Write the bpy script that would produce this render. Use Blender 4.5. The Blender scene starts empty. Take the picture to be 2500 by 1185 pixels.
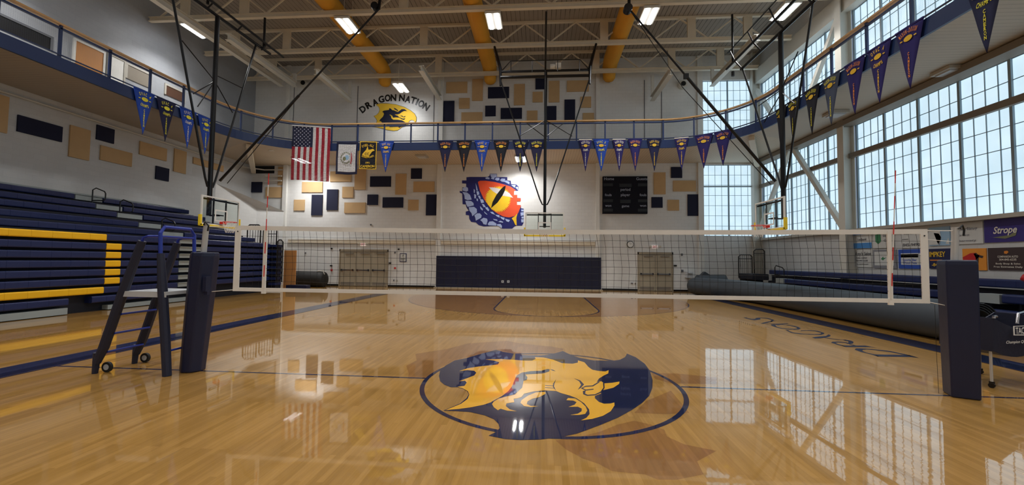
import bpy, math, random
from mathutils import Vector, Matrix
from mathutils.geometry import tessellate_polygon
random.seed(7)
S = bpy.context.scene
COL = S.collection
PI = math.pi

# ------------------------------------------------------------------ camera, world, exposure
CX, CY, CZ, YAW, PIT, ROL, FPX = -0.17788, -5.75396, 1.71070, -0.0730150, 0.0441552, -0.0113392, 981.264
CAM = Vector((CX, CY, CZ))
FW = Vector((math.sin(YAW)*math.cos(PIT), math.cos(YAW)*math.cos(PIT), math.sin(PIT)))
_r0 = Vector((math.cos(YAW), -math.sin(YAW), 0)); _u0 = _r0.cross(FW)
RT = _r0*math.cos(ROL) - _u0*math.sin(ROL)
UP = _u0*math.cos(ROL) + _r0*math.sin(ROL)
cd = bpy.data.cameras.new('camera'); cam = bpy.data.objects.new('camera', cd); COL.objects.link(cam)
M = Matrix((RT, UP, -FW)).transposed().to_4x4(); M.translation = CAM; cam.matrix_world = M
cd.sensor_width = 36; cd.lens = FPX/2500*36; cd.clip_start = .05; cd.clip_end = 200
S.camera = cam
w = bpy.data.worlds.new('world'); S.world = w; w.use_nodes = True
w.node_tree.nodes['Background'].inputs[0].default_value = (.6, .75, 1, 1)
w.node_tree.nodes['Background'].inputs[1].default_value = .3
S.view_settings.view_transform = 'Standard'; S.view_settings.look = 'None'
S.view_settings.exposure = 0.0; S.view_settings.gamma = 1
S.cycles.max_bounces = 8; S.cycles.diffuse_bounces = 5; S.cycles.glossy_bounces = 3
S.cycles.transparent_max_bounces = 16; S.cycles.sample_clamp_indirect = 6
LAMP = 22.0          # ceiling tube emission
DAY = 1.2            # translucent window panel emission

def at(u, v, **k):
    """the point where the sight line through photo pixel (u, v) meets the plane X=, Y= or Z="""
    d = FW + RT*((u-1250)/FPX) - UP*((v-592.5)/FPX)
    a, val = list(k.items())[0]; i = 'XYZ'.index(a)
    return CAM + d*((val-CAM[i])/d[i])

# ------------------------------------------------------------------ materials
def lin(c):
    r = []
    for x in c:
        x = x/255
        r.append(x/12.92 if x <= .04045 else ((x+.055)/1.055)**2.4)
    return tuple(r)
def mat(name, rgb, rough=.5, metal=0, coat=0, emit=0, var=.08, vscale=3, bump=0, bscale=40, spec=.5):
    m = bpy.data.materials.new(name); m.use_nodes = True
    nt = m.node_tree; b = nt.nodes['Principled BSDF']; c = lin(rgb)
    b.inputs['Roughness'].default_value = rough; b.inputs['Metallic'].default_value = metal
    b.inputs['Coat Weight'].default_value = coat; b.inputs['Coat Roughness'].default_value = .05
    b.inputs['Specular IOR Level'].default_value = spec
    tc = nt.nodes.new('ShaderNodeTexCoord')
    nz = nt.nodes.new('ShaderNodeTexNoise'); nz.inputs['Scale'].default_value = vscale; nz.inputs['Detail'].default_value = 3
    nt.links.new(tc.outputs['Object'], nz.inputs['Vector'])
    mx = nt.nodes.new('ShaderNodeMix'); mx.data_type = 'RGBA'
    mx.inputs['A'].default_value = (*[x*(1-var) for x in c], 1); mx.inputs['B'].default_value = (*[min(1, x*(1+var)) for x in c], 1)
    nt.links.new(nz.outputs['Fac'], mx.inputs['Factor']); nt.links.new(mx.outputs['Result'], b.inputs['Base Color'])
    if emit:
        nt.links.new(mx.outputs['Result'], b.inputs['Emission Color']); b.inputs['Emission Strength'].default_value = emit
    if bump:
        n2 = nt.nodes.new('ShaderNodeTexNoise'); n2.inputs['Scale'].default_value = bscale
        bp = nt.nodes.new('ShaderNodeBump'); bp.inputs['Strength'].default_value = bump; bp.inputs['Distance'].default_value = .01
        nt.links.new(tc.outputs['Object'], n2.inputs['Vector']); nt.links.new(n2.outputs['Fac'], bp.inputs['Height'])
        nt.links.new(bp.outputs['Normal'], b.inputs['Normal'])
    return m

def nodes(m):
    nt = m.node_tree; return nt, nt.nodes['Principled BSDF']
def N(nt, t, **k):
    n = nt.nodes.new(t)
    for a, v in k.items(): setattr(n, a, v)
    return n
def sepcomb(nt, order):
    """object coordinates re-ordered, e.g. 'yx' puts Y on the first axis"""
    tc = N(nt, 'ShaderNodeTexCoord'); s = N(nt, 'ShaderNodeSeparateXYZ'); c = N(nt, 'ShaderNodeCombineXYZ')
    nt.links.new(tc.outputs['Object'], s.inputs[0])
    for i, ch in enumerate(order): nt.links.new(s.outputs['xyz'.index(ch)], c.inputs[i])
    return c.outputs[0]

def wood_floor():
    m = bpy.data.materials.new('maple_floor'); m.use_nodes = True; nt, b = nodes(m)
    co = sepcomb(nt, 'yx')
    br = N(nt, 'ShaderNodeTexBrick'); br.offset = .37; br.offset_frequency = 3
    br.inputs['Scale'].default_value = 1; br.inputs['Brick Width'].default_value = 1.15; br.inputs['Row Height'].default_value = .057
    br.inputs['Mortar Size'].default_value = .0006; br.inputs['Mortar Smooth'].default_value = .3; br.inputs['Bias'].default_value = 0
    br.inputs['Color1'].default_value = (*lin((160, 120, 58)), 1); br.inputs['Color2'].default_value = (*lin((178, 136, 72)), 1)
    br.inputs['Mortar'].default_value = (*lin((140, 95, 50)), 1)
    nt.links.new(co, br.inputs['Vector'])
    mp = N(nt, 'ShaderNodeMapping'); mp.inputs['Scale'].default_value = (2, 30, 1)
    nt.links.new(co, mp.inputs['Vector'])
    nz = N(nt, 'ShaderNodeTexNoise'); nz.inputs['Scale'].default_value = 1; nz.inputs['Detail'].default_value = 5
    nt.links.new(mp.outputs[0], nz.inputs['Vector'])
    mx = N(nt, 'ShaderNodeMix', data_type='RGBA', blend_type='MULTIPLY'); mx.inputs['Factor'].default_value = .3
    rp = N(nt, 'ShaderNodeValToRGB'); rp.color_ramp.elements[0].position = .3; rp.color_ramp.elements[0].color = (.55, .48, .4, 1)
    rp.color_ramp.elements[1].position = .65; rp.color_ramp.elements[1].color = (1, 1, 1, 1)
    nt.links.new(nz.outputs['Fac'], rp.inputs[0])
    nt.links.new(br.outputs['Color'], mx.inputs['A']); nt.links.new(rp.outputs[0], mx.inputs['B'])
    nt.links.new(mx.outputs['Result'], b.inputs['Base Color'])
    b.inputs['Roughness'].default_value = .35; b.inputs['Specular IOR Level'].default_value = .08
    b.inputs['Coat Weight'].default_value = 1; b.inputs['Coat Roughness'].default_value = .03; b.inputs['Coat IOR'].default_value = 1.75
    mp2 = N(nt, 'ShaderNodeMapping'); mp2.inputs['Scale'].default_value = (3, 17.5, 1)
    nt.links.new(co, mp2.inputs['Vector'])
    n2 = N(nt, 'ShaderNodeTexNoise'); n2.inputs['Scale'].default_value = 1; n2.inputs['Detail'].default_value = 1
    nt.links.new(mp2.outputs[0], n2.inputs['Vector'])
    bp = N(nt, 'ShaderNodeBump'); bp.inputs['Strength'].default_value = .12; bp.inputs['Distance'].default_value = .002
    nt.links.new(n2.outputs['Fac'], bp.inputs['Height'])
    nt.links.new(bp.outputs['Normal'], b.inputs['Coat Normal']); nt.links.new(bp.outputs['Normal'], b.inputs['Normal'])
    return m

def paint_on_floor(name, rgb):
    m = mat(name, rgb, .35, coat=1, var=.05, spec=.08)
    nt, b = nodes(m); b.inputs['Coat Roughness'].default_value = .03; b.inputs['Coat IOR'].default_value = 1.75
    return m

def striped(name, rgb, dark, axis, pitch, width, rough=.6):
    """boards with a thin dark slot between them, running across the given axis"""
    m = bpy.data.materials.new(name); m.use_nodes = True; nt, b = nodes(m)
    tc = N(nt, 'ShaderNodeTexCoord'); s = N(nt, 'ShaderNodeSeparateXYZ'); nt.links.new(tc.outputs['Object'], s.inputs[0])
    d = N(nt, 'ShaderNodeMath', operation='DIVIDE'); d.inputs[1].default_value = pitch; nt.links.new(s.outputs['xyz'.index(axis)], d.inputs[0])
    fr = N(nt, 'ShaderNodeMath', operation='FRACT'); nt.links.new(d.outputs[0], fr.inputs[0])
    lt = N(nt, 'ShaderNodeMath', operation='LESS_THAN'); lt.inputs[1].default_value = width; nt.links.new(fr.outputs[0], lt.inputs[0])
    nz = N(nt, 'ShaderNodeTexNoise'); nz.inputs['Scale'].default_value = .9; nt.links.new(tc.outputs['Object'], nz.inputs['Vector'])
    gt = N(nt, 'ShaderNodeMapRange'); gt.inputs['From Min'].default_value = .35; gt.inputs['From Max'].default_value = .6; gt.inputs['To Min'].default_value = .35
    nt.links.new(nz.outputs['Fac'], gt.inputs['Value'])
    mu = N(nt, 'ShaderNodeMath', operation='MULTIPLY'); nt.links.new(lt.outputs[0], mu.inputs[0]); nt.links.new(gt.outputs[0], mu.inputs[1])
    mx = N(nt, 'ShaderNodeMix', data_type='RGBA'); mx.inputs['A'].default_value = (*lin(rgb), 1); mx.inputs['B'].default_value = (*lin(dark), 1)
    nt.links.new(mu.outputs[0], mx.inputs['Factor']); nt.links.new(mx.outputs['Result'], b.inputs['Base Color'])
    b.inputs['Roughness'].default_value = rough
    return m

def block_wall(name, order, rgb=(220, 221, 220), line=(202, 202, 200)):
    m = bpy.data.materials.new(name); m.use_nodes = True; nt, b = nodes(m)
    co = sepcomb(nt, order)
    br = N(nt, 'ShaderNodeTexBrick'); br.inputs['Scale'].default_value = 1; br.inputs['Brick Width'].default_value = .4
    br.inputs['Row Height'].default_value = .2; br.inputs['Mortar Size'].default_value = .006; br.inputs['Mortar Smooth'].default_value = .6
    br.inputs['Color1'].default_value = (*lin(rgb), 1); br.inputs['Color2'].default_value = (*lin([c-4 for c in rgb]), 1); br.inputs['Mortar'].default_value = (*lin(line), 1)
    nt.links.new(co, br.inputs['Vector']); nt.links.new(br.outputs['Color'], b.inputs['Base Color'])
    b.inputs['Roughness'].default_value = .45
    bp = N(nt, 'ShaderNodeBump'); bp.invert = True; bp.inputs['Strength'].default_value = .25; bp.inputs['Distance'].default_value = .01
    nt.links.new(br.outputs['Fac'], bp.inputs['Height']); nt.links.new(bp.outputs['Normal'], b.inputs['Normal'])
    return m

def window_panel():
    """translucent fibreglass sandwich panel with daylight coming through it"""
    m = bpy.data.materials.new('translucent_window_panel'); m.use_nodes = True; nt, b = nodes(m)
    tc = N(nt, 'ShaderNodeTexCoord'); nz = N(nt, 'ShaderNodeTexNoise'); nz.inputs['Scale'].default_value = 1.3; nz.inputs['Detail'].default_value = 4
    nt.links.new(tc.outputs['Object'], nz.inputs['Vector'])
    mx = N(nt, 'ShaderNodeMix', data_type='RGBA'); mx.inputs['A'].default_value = (.47, .63, .73, 1); mx.inputs['B'].default_value = (.56, .73, .83, 1)
    rp = N(nt, 'ShaderNodeMapRange'); rp.inputs['From Min'].default_value = .3; rp.inputs['From Max'].default_value = .7
    nt.links.new(nz.outputs['Fac'], rp.inputs['Value']); nt.links.new(rp.outputs[0], mx.inputs['Factor'])
    nt.links.new(mx.outputs['Result'], b.inputs['Emission Color']); b.inputs['Emission Strength'].default_value = DAY
    b.inputs['Base Color'].default_value = (.3, .35, .38, 1); b.inputs['Roughness'].default_value = .4
    return m

def wire_guard():
    """woven wire infill with open holes"""
    m = bpy.data.materials.new('wire_guard'); m.use_nodes = True; nt, b = nodes(m)
    b.inputs['Base Color'].default_value = (.10, .12, .16, 1); b.inputs['Metallic'].default_value = .5; b.inputs['Roughness'].default_value = .5
    tc = N(nt, 'ShaderNodeTexCoord'); s = N(nt, 'ShaderNodeSeparateXYZ'); nt.links.new(tc.outputs['UV'], s.inputs[0])
    o = []
    for i in (0, 1):
        fr = N(nt, 'ShaderNodeMath', operation='FRACT'); nt.links.new(s.outputs[i], fr.inputs[0])
        lt = N(nt, 'ShaderNodeMath', operation='LESS_THAN'); lt.inputs[1].default_value = .035; nt.links.new(fr.outputs[0], lt.inputs[0]); o.append(lt)
    mxm = N(nt, 'ShaderNodeMath', operation='MAXIMUM'); nt.links.new(o[0].outputs[0], mxm.inputs[0]); nt.links.new(o[1].outputs[0], mxm.inputs[1])
    nt.links.new(mxm.outputs[0], b.inputs['Alpha'])
    return m

def glass():
    m = bpy.data.materials.new('backboard_glass'); m.use_nodes = True; nt = m.node_tree
    out = nt.nodes['Material Output']; b = nt.nodes['Principled BSDF']; nt.nodes.remove(b)
    tr = N(nt, 'ShaderNodeBsdfTransparent'); tr.inputs[0].default_value = (.86, .93, .9, 1)
    gl = N(nt, 'ShaderNodeBsdfGlossy'); gl.inputs['Roughness'].default_value = .02
    fr = N(nt, 'ShaderNodeFresnel'); fr.inputs['IOR'].default_value = 1.5; mx = N(nt, 'ShaderNodeMixShader')
    nt.links.new(fr.outputs[0], mx.inputs[0]); nt.links.new(tr.outputs[0], mx.inputs[1]); nt.links.new(gl.outputs[0], mx.inputs[2])
    nt.links.new(mx.outputs[0], out.inputs['Surface']); return m

K = {}
def add(n, *a, **k): K[n] = mat(n, *a, **k)
K['floor'] = wood_floor()
K['navy_floor'] = paint_on_floor('navy_floor', (14, 26, 62)); K['gold_floor'] = paint_on_floor('gold_floor', (228, 170, 48))
K['stain_floor'] = paint_on_floor('stained_floor', (150, 92, 60)); K['white_floor'] = paint_on_floor('white_floor', (205, 195, 175))
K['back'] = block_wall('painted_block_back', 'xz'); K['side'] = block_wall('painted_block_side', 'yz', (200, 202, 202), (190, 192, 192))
K['grey_wall'] = block_wall('grey_block_upper', 'yz', (158, 162, 168), (150, 154, 160))  # darker grey block for the upper part of the left wall
K['ceil'] = striped('roof_deck', (148, 140, 130), (40, 34, 28), 'x', .225, .11)
K['soffit'] = striped('board_soffit', (196, 182, 160), (150, 136, 116), 'x', .15, .12)
K['soffit_y'] = striped('board_soffit_side', (184, 174, 158), (150, 142, 128), 'y', .15, .1)
K['panel'] = window_panel(); K['wire'] = wire_guard(); K['glass'] = glass()
add('white', (222, 222, 218), .5); add('steel_white', (205, 203, 194), .45, var=.04); add('cream', (214, 204, 184), .5)
add('mullion', (140, 160, 172), .5); add('sill', (176, 172, 162), .5); add('girt', (128, 120, 108), .6)  # mullion tone lightened to carry the light bleeding from the panes
add('tan', (196, 164, 120), .9, bump=.2, bscale=200); add('navy_panel', (22, 26, 52), .9, bump=.2, bscale=200)
add('navy_paint', (28, 48, 92), .4); add('rail_wood', (206, 164, 110), .35, var=.15, vscale=6)
add('duct', (214, 154, 42), .7, var=.12, vscale=1.2)
add('black', (14, 14, 16), .35); add('black_metal', (16, 17, 20), .3, metal=.3); add('chrome', (190, 190, 195), .2, metal=1)
add('vinyl_navy', (15, 24, 56), .42, var=.15, vscale=5, bump=.3, bscale=9)
add('seat_navy', (25, 38, 84), .38, var=.1, vscale=2); add('seat_gold', (240, 184, 16), .4, var=.05)
add('riser', (16, 20, 34), .7); add('step_grey', (150, 158, 158), .5)
add('net_white', (232, 230, 224), .7); add('cord', (18, 18, 18), .8); add('pole_silver', (200, 200, 198), .3, metal=.4)
add('ladder_blue', (28, 50, 150), .3); add('pad_dark', (26, 30, 52), .6, bump=.3, bscale=20)
add('platform', (186, 190, 194), .5); add('rubber', (22, 22, 22), .7)
add('flag_white', (228, 228, 230), .8); add('flag_red', (172, 30, 52), .8); add('flag_navy', (22, 28, 66), .8)
add('felt_blue', (30, 70, 168), .85); add('felt_navy', (20, 28, 74), .85); add('felt_black', (18, 20, 34), .85)
add('felt_purple', (36, 30, 100), .85); add('felt_grey', (66, 76, 98), .85)
add('gold_letter', (232, 190, 50), .7); add('yellow_letter', (232, 224, 60), .7); add('orange_letter', (226, 140, 52), .7); add('white_letter', (226, 220, 206), .7)
add('red_letter', (206, 40, 40), .5); add('door', (162, 152, 132), .45); add('door_frame', (148, 136, 116), .45)
add('orange_paint', (232, 84, 46), .5); add('iris_yellow', (244, 200, 40), .5); add('scale_blue', (170, 188, 232), .5); add('mural_navy', (26, 32, 110), .5)
add('score', (16, 17, 28), .7, spec=.2); add('pale', (150, 160, 180), .5); add('roll', (52, 60, 68), .55, bump=.3, bscale=6, var=.15)
add('rim_red', (216, 44, 36), .4); add('pad_yellow', (236, 206, 40), .5); add('pad_wall', (9, 15, 46), .45)
add('plywood', (190, 132, 74), .6); add('clock_face', (226, 228, 226), .4); add('red_paint', (196, 30, 36), .4)
add('ad_white', (206, 208, 206), .5); add('ad_blue', (76, 140, 206), .5); add('ad_sky', (150, 184, 212), .5); add('ad_navy', (24, 30, 76), .5)
add('ad_royal', (40, 80, 176), .5); add('ad_orange', (232, 150, 50), .5); add('ad_brown', (62, 48, 50), .5); add('ad_grey', (130, 132, 140), .5)
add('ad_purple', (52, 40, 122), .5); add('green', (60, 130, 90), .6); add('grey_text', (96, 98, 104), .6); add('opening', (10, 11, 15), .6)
add('brown_glass', (86, 62, 50), .3); add('olive', (120, 122, 92), .8)
K['tube'] = mat('lamp_tube', (250, 252, 255), .5, emit=LAMP, var=0)
K['exit_glow'] = mat('exit_sign_face', (240, 225, 220), .4, emit=.25, var=0)

for k_ in ('flag_white', 'flag_red', 'flag_navy', 'felt_navy'): nodes(K[k_])[1].inputs['Alpha'].default_value = .82
# ------------------------------------------------------------------ mesh builder
def V(*a): return Vector(a)
_tc = {}
def glyph(s, bold=0.0, shear=0.0):
    k = (s, bold, shear)
    if k not in _tc:
        cu = bpy.data.curves.new('t', 'FONT'); cu.body = s; cu.size = 1; cu.offset = bold; cu.shear = shear; cu.resolution_u = 3; cu.fill_mode = 'FRONT'
        o = bpy.data.objects.new('t', cu); me = bpy.data.meshes.new_from_object(o)
        _tc[k] = ([(v.co.x, v.co.y) for v in me.vertices], [tuple(p.vertices) for p in me.polygons])
        bpy.data.objects.remove(o); bpy.data.curves.remove(cu); bpy.data.meshes.remove(me)
    return _tc[k]

class MB:
    def __init__(s): s.v = []; s.f = []; s.m = []; s.uv = None
    def add(s, vs, fs, mi=0):
        n = len(s.v); s.v += [Vector(v) for v in vs]
        for f in fs: s.f.append(tuple(n+i for i in f)); s.m.append(mi)
    def quad(s, a, b, c, d, mi=0): s.add([a, b, c, d], [(0, 1, 2, 3)], mi)
    def frame(s, c, X, Y, Z, mi=0):
        c = Vector(c); vs = [c+X*i+Y*j+Z*k for k in (-1, 1) for j in (-1, 1) for i in (-1, 1)]
        s.add(vs, [(0, 2, 3, 1), (4, 5, 7, 6), (0, 1, 5, 4), (2, 6, 7, 3), (0, 4, 6, 2), (1, 3, 7, 5)], mi)
    def box(s, x0, x1, y0, y1, z0, z1, mi=0):
        s.frame(((x0+x1)/2, (y0+y1)/2, (z0+z1)/2), V(abs(x1-x0)/2, 0, 0), V(0, abs(y1-y0)/2, 0), V(0, 0, abs(z1-z0)/2), mi)
    def rbox(s, x0, x1, y0, y1, z0, z1, r=.02, mi=0):
        """box whose long (Y) edges are rounded"""
        x0, x1 = sorted((x0, x1)); z0, z1 = sorted((z0, z1)); y0, y1 = sorted((y0, y1)); P = []
        for cx, cz, a0 in ((x1-r, z1-r, 0), (x0+r, z1-r, 90), (x0+r, z0+r, 180), (x1-r, z0+r, 270)):
            for k in range(4):
                a = math.radians(a0+k*30); P.append((cx+r*math.cos(a), cz+r*math.sin(a)))
        n = len(P); vs = [(x, y, z) for y in (y0, y1) for x, z in P]
        s.add(vs, [tuple(range(n)), tuple(reversed(range(n, 2*n)))]+[(i, i+n, (i+1) % n+n, (i+1) % n) for i in range(n)], mi)
    def bar(s, p, q, a, b=None, mi=0, ref=None):
        """rectangular bar p-q, half sizes a (sideways) and b"""
        p, q = Vector(p), Vector(q); b = a if b is None else b; d = (q-p); L = d.length; d.normalize()
        r = Vector(ref) if ref else (V(0, 0, 1) if abs(d.z) < .95 else V(0, 1, 0))
        X = d.cross(r).normalized(); Y = X.cross(d)
        s.frame((p+q)/2, X*a, d*(L/2), Y*b, mi)
    def tube(s, pts, r, n=8, mi=0, close=False, cap=True):
        pts = [Vector(p) for p in pts]; k = len(pts); rings = []; prev = None
        for i, p in enumerate(pts):
            if close: d = pts[(i+1) % k]-pts[i-1]
            else: d = pts[min(i+1, k-1)]-pts[max(i-1, 0)]
            d.normalize()
            if prev is None: ref = V(0, 0, 1) if abs(d.z) < .9 else V(1, 0, 0); X = d.cross(ref).normalized()
            else: X = (prev - d*prev.dot(d)).normalized()
            prev = X; Y = d.cross(X); rr = r[i] if isinstance(r, (list, tuple)) else r
            rings.append([p+X*(rr*math.cos(2*PI*j/n))+Y*(rr*math.sin(2*PI*j/n)) for j in range(n)])
        vs = [v for g in rings for v in g]; fs = []
        for i in range(k if close else k-1):
            a, b = i*n, ((i+1) % k)*n
            fs += [(a+j, a+(j+1) % n, b+(j+1) % n, b+j) for j in range(n)]
        if cap and not close: fs += [tuple(reversed(range(n))), tuple(range((k-1)*n, k*n))]
        s.add(vs, fs, mi)
    def poly(s, pts, mi=0, thick=None):
        """flat polygon, concave allowed; thick = vector gives it that depth"""
        pts = [Vector(p) for p in pts]; n = len(pts); tr = tessellate_polygon([pts])
        nv = sum(((pts[a]-pts[0]).cross(pts[b]-pts[0]) for a, b in zip(range(1, n-1), range(2, n))), V(0, 0, 0))
        if not thick: s.add(pts, [tuple(t) for t in tr], mi); return
        t = Vector(thick); s.add(pts+[p+t for p in pts], [tuple(x) for x in tr]+[tuple(i+n for i in x) for x in tr]+[(i, (i+1) % n, (i+1) % n+n, i+n) for i in range(n)], mi)
    def disc(s, c, X, Y, n=20, mi=0): s.poly([Vector(c)+X*math.cos(2*PI*i/n)+Y*math.sin(2*PI*i/n) for i in range(n)], mi)
    def text(s, t, O, X, Y, size, mi=0, w=None, bold=.01, shear=0, align='c'):
        vs, fs = glyph(t, bold, shear)
        if not vs: return
        x0 = min(v[0] for v in vs); x1 = max(v[0] for v in vs); k = size*1.38; sx = k if w is None else w/(x1-x0)
        c = {'c': (x0+x1)/2, 'l': x0, 'r': x1}[align]; O = Vector(O)
        s.add([O+X*((x-c)*sx)+Y*(y*k) for x, y in vs], fs, mi)
    def arc_text(s, t, C, X, Y, R, size, total, mi=0, bold=.02, up=True):
        """letters along an arc of radius R round C spanning total radians"""
        n = len(t)
        for i, ch in enumerate(t):
            if ch == ' ': continue
            a = (i/(n-1)-.5)*total
            if up: d = X*math.sin(a)+Y*math.cos(a); tx = X*math.cos(a)-Y*math.sin(a)
            else: d = X*math.sin(a)-Y*math.cos(a); tx = X*math.cos(a)+Y*math.sin(a)
            yv = d if up else -d
            s.text(ch, Vector(C)+d*R, tx, yv, size, mi, w=(total*R/(n-1))*(.78 if ch not in 'I-' else .4), bold=bold)
    def build(s, name, mats, parent=None, smooth=False, origin=None):
        if not isinstance(mats, (list, tuple)): mats = [mats]
        o0 = Vector(origin) if origin is not None else (Vector(parent['_o']) if parent and '_o' in parent else V(0, 0, 0))
        me = bpy.data.meshes.new(name); me.from_pydata([v-o0 for v in s.v], [], s.f)
        for m in mats: me.materials.append(K[m] if isinstance(m, str) else m)
        me.polygons.foreach_set('material_index', s.m)
        if smooth: me.polygons.foreach_set('use_smooth', [True]*len(s.f))
        me.update(); o = bpy.data.objects.new(name, me); COL.objects.link(o)
        if parent: o.parent = parent; o['_o'] = tuple(o0)
        elif origin is not None: o.location = o0
        return o

ROOTS = []
def tag(o, label, cat, group=None, kind=None):
    o['label'] = label; o['category'] = cat
    if group: o['group'] = group
    if kind: o['kind'] = kind
    return o
def thing(name, label, cat, loc=(0, 0, 0), group=None, rotz=0, kind=None, local=False):
    o = bpy.data.objects.new(name, None); COL.objects.link(o); o.empty_display_size = .1
    o.location = loc; o.rotation_euler = (0, 0, rotz); o['_o'] = (0, 0, 0) if local else tuple(loc); ROOTS.append(o)
    return tag(o, label, cat, group, kind)
def struct(name, mb, m, parent=None, **k):
    o = mb.build(name, m, parent, **k)
    if not parent: o['kind'] = 'structure'
    return o
def copy_tree(o, parent=None):
    c = o.copy(); COL.objects.link(c)
    if parent: c.parent = parent
    for ch in list(o.children): copy_tree(ch, c)
    return c
def shade(o):
    o.data.polygons.foreach_set('use_smooth', [True]*len(o.data.polygons)); return o

# ------------------------------------------------------------------ room shell
XL, XR, YB, YF, ZC = -18.6, 12.4, 18.4, -18.4, 14.0
m = MB(); m.box(XL-.3, XR+.3, YF-.3, YB+.3, -.2, 0); struct('floor', m, 'floor')
m = MB(); m.box(XL-.3, XR+.3, YF-.3, YB+.3, ZC, ZC+.2); struct('ceiling', m, 'ceil')
WX0 = 9.25      # where the window in the back wall starts
m = MB(); m.box(XL-.3, WX0, YB, YB+.3, 0, ZC); m.box(WX0, XR+.3, YB, YB+.3, 0, 3.25); m.box(WX0, XR+.3, YB, YB+.3, 12.5, ZC); m.box(WX0, XR+.3, YB, YB+.3, 7.45, 7.75)
struct('wall_back', m, 'back')
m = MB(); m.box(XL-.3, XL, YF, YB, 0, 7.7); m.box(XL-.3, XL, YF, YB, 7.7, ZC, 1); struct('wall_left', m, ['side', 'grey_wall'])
m = MB(); m.box(XL-.3, XR+.3, YF-.3, YF, 0, ZC); struct('wall_front', m, 'back')
m = MB(); m.box(XR, XR+.3, YF, YB, 0, 3.1); m.box(XR, XR+.3, YF, YB, 12.1, ZC); m.box(XR, XR+.3, YF, YB, 7.35, 7.75)
struct('wall_right', m, 'side')
COLY = [18.25, 11.4, 4.4, -2.6, -9.6, -16.6]
# windows: far wall and right wall, lower and upper band
def window(idx, plane, a0, a1, z0, z1):
    m = MB(); f = MB(); n = max(1, round((a1-a0)/1.3)); sp = (a1-a0)/n
    def P(a, d, z): return V(XR+d, a, z) if plane == 'x' else V(a, YB+d, z)
    m.quad(P(a0, .16, z0), P(a1, .16, z0), P(a1, .16, z1), P(a0, .16, z1))
    for i in range(n+1):
        a = a0+i*sp; a = min(max(a, a0+.03), a1-.03); f.bar(P(a, .08, z0), P(a, .08, z1), .03, .036, ref=P(1, 0, 0)-P(0, 0, 0))
        if i < n:
            for k in (1, 2, 3): f.bar(P(a0+(i+k/4)*sp, .12, z0), P(a0+(i+k/4)*sp, .12, z1), *((.012, .008) if plane == 'x' else (.008, .012)))
    k = round((z1-z0)/.63); hz = (z1-z0)/k
    for j in range(k+1): f.bar(P(a0, .11, z0+j*hz), P(a1, .11, z0+j*hz), .012, .009 if 0 < j < k else .03)
    o = m.build('window_%d' % idx, 'panel'); o['kind'] = 'structure'
    f.build('mullion', 'mullion', o)
window(1, 'y', WX0, XR-.2, 3.25, 7.45); window(2, 'y', WX0, XR-.2, 7.75, 12.5)
wi = 3
for a, b in zip(COLY[1:], COLY[:-1]):
    for z0, z1 in ((3.1, 7.35), (7.75, 12.1)):
        window(wi, 'x', a+.15, b-.15, z0, z1); wi += 1
# columns, girts and X braces of the right wall
for i, y in enumerate(COLY):
    m = MB(); m.box(XR-.42, XR-.002, y-.02, y+.02, 0, ZC); m.box(XR-.44, XR-.40, y-.17, y+.17, 0, ZC-.001); m.box(XR-.03, XR-.004, y-.17, y+.17, 0, ZC-.002)
    tag(m.build('steel_column', 'steel_white'), ['white steel column in the far right corner between the two window walls', 'white steel column splitting the two window bays beside the banners'][i] if i < 2 else 'white steel column of the window wall out of the picture to the right', 'column', 'window wall columns')
m = MB(); m.box(XR-.14, XR-.001, YF, 18.1, 6.0, 6.2); struct('trim_1', m, 'girt')
m = MB(); m.box(XR-.2, XR-.001, YF, 18.1, 3.0, 3.12); struct('trim_2', m, 'sill')
m = MB(); m.box(XR-.5, XR-.003, YF, 18.1, 7.3, 7.5); struct('trim_3', m, 'girt')
m = MB(); m.box(XR-.3, XR-.003, YF, 18.1, 12.1, 12.9); struct('trim_4', m, 'steel_white')
m = MB(); m.bar((XR-.25, 11.6, 3.2), (XR-.25, 18.0, 11.7), .09, .09); m.bar((XR-.26, 18.0, 3.4), (XR-.26, 11.6, 12.0), .09, .09)
tag(m.build('cross_brace', 'steel_white'), 'white diagonal steel cross brace in front of the far side window bay', 'brace')
m = MB(); m.bar((WX0, YB-.03, 6.15), (XR-.2, YB-.03, 6.15), .03, .035); struct('trim_5', m, 'mullion')
# pilasters and ledges on the back wall
for i, (x0, x1, d, z1) in enumerate([(-16.45, -16.2, .16, ZC-.02), (-6.58, -6.3, .14, ZC-.02), (3.02, 3.25, .14, ZC-.02), (8.95, WX0, .1, ZC-.02)]):
    m = MB(); m.box(x0, x1, YB-d, YB-.001, 0, z1); struct('trim_%d' % (6+i), m, 'white')
for i, (x0, x1) in enumerate([(-16.0, -6.6), (-6.28, 3.0)]):
    m = MB(); m.box(x0, x1, YB-.12, YB-.002, 2.84, 2.94); m.box(x0, x1, YB-.10, YB-.003, 2.66, 2.84, 1); struct('trim_%d' % (10+i), m, ['white', 'cream'])
m = MB(); m.box(XL, -6.62, YB-.03, YB-.004, 0, .11); m.box(3.4, XR-.5, YB-.03, YB-.004, 0, .11); struct('baseboard_back', m, 'black')
m = MB(); m.box(XR-.03, XR-.004, -10, 18.0, 0, .11); struct('baseboard_right', m, 'black')
m = MB()
for x in (-16.0, -11.8, -6.9, 5.9, 6.9): m.box(x-.02, x+.02, YB-.02, YB-.004, 7.95, 12.6)
struct('trim_12', m, 'grey_text')

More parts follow.
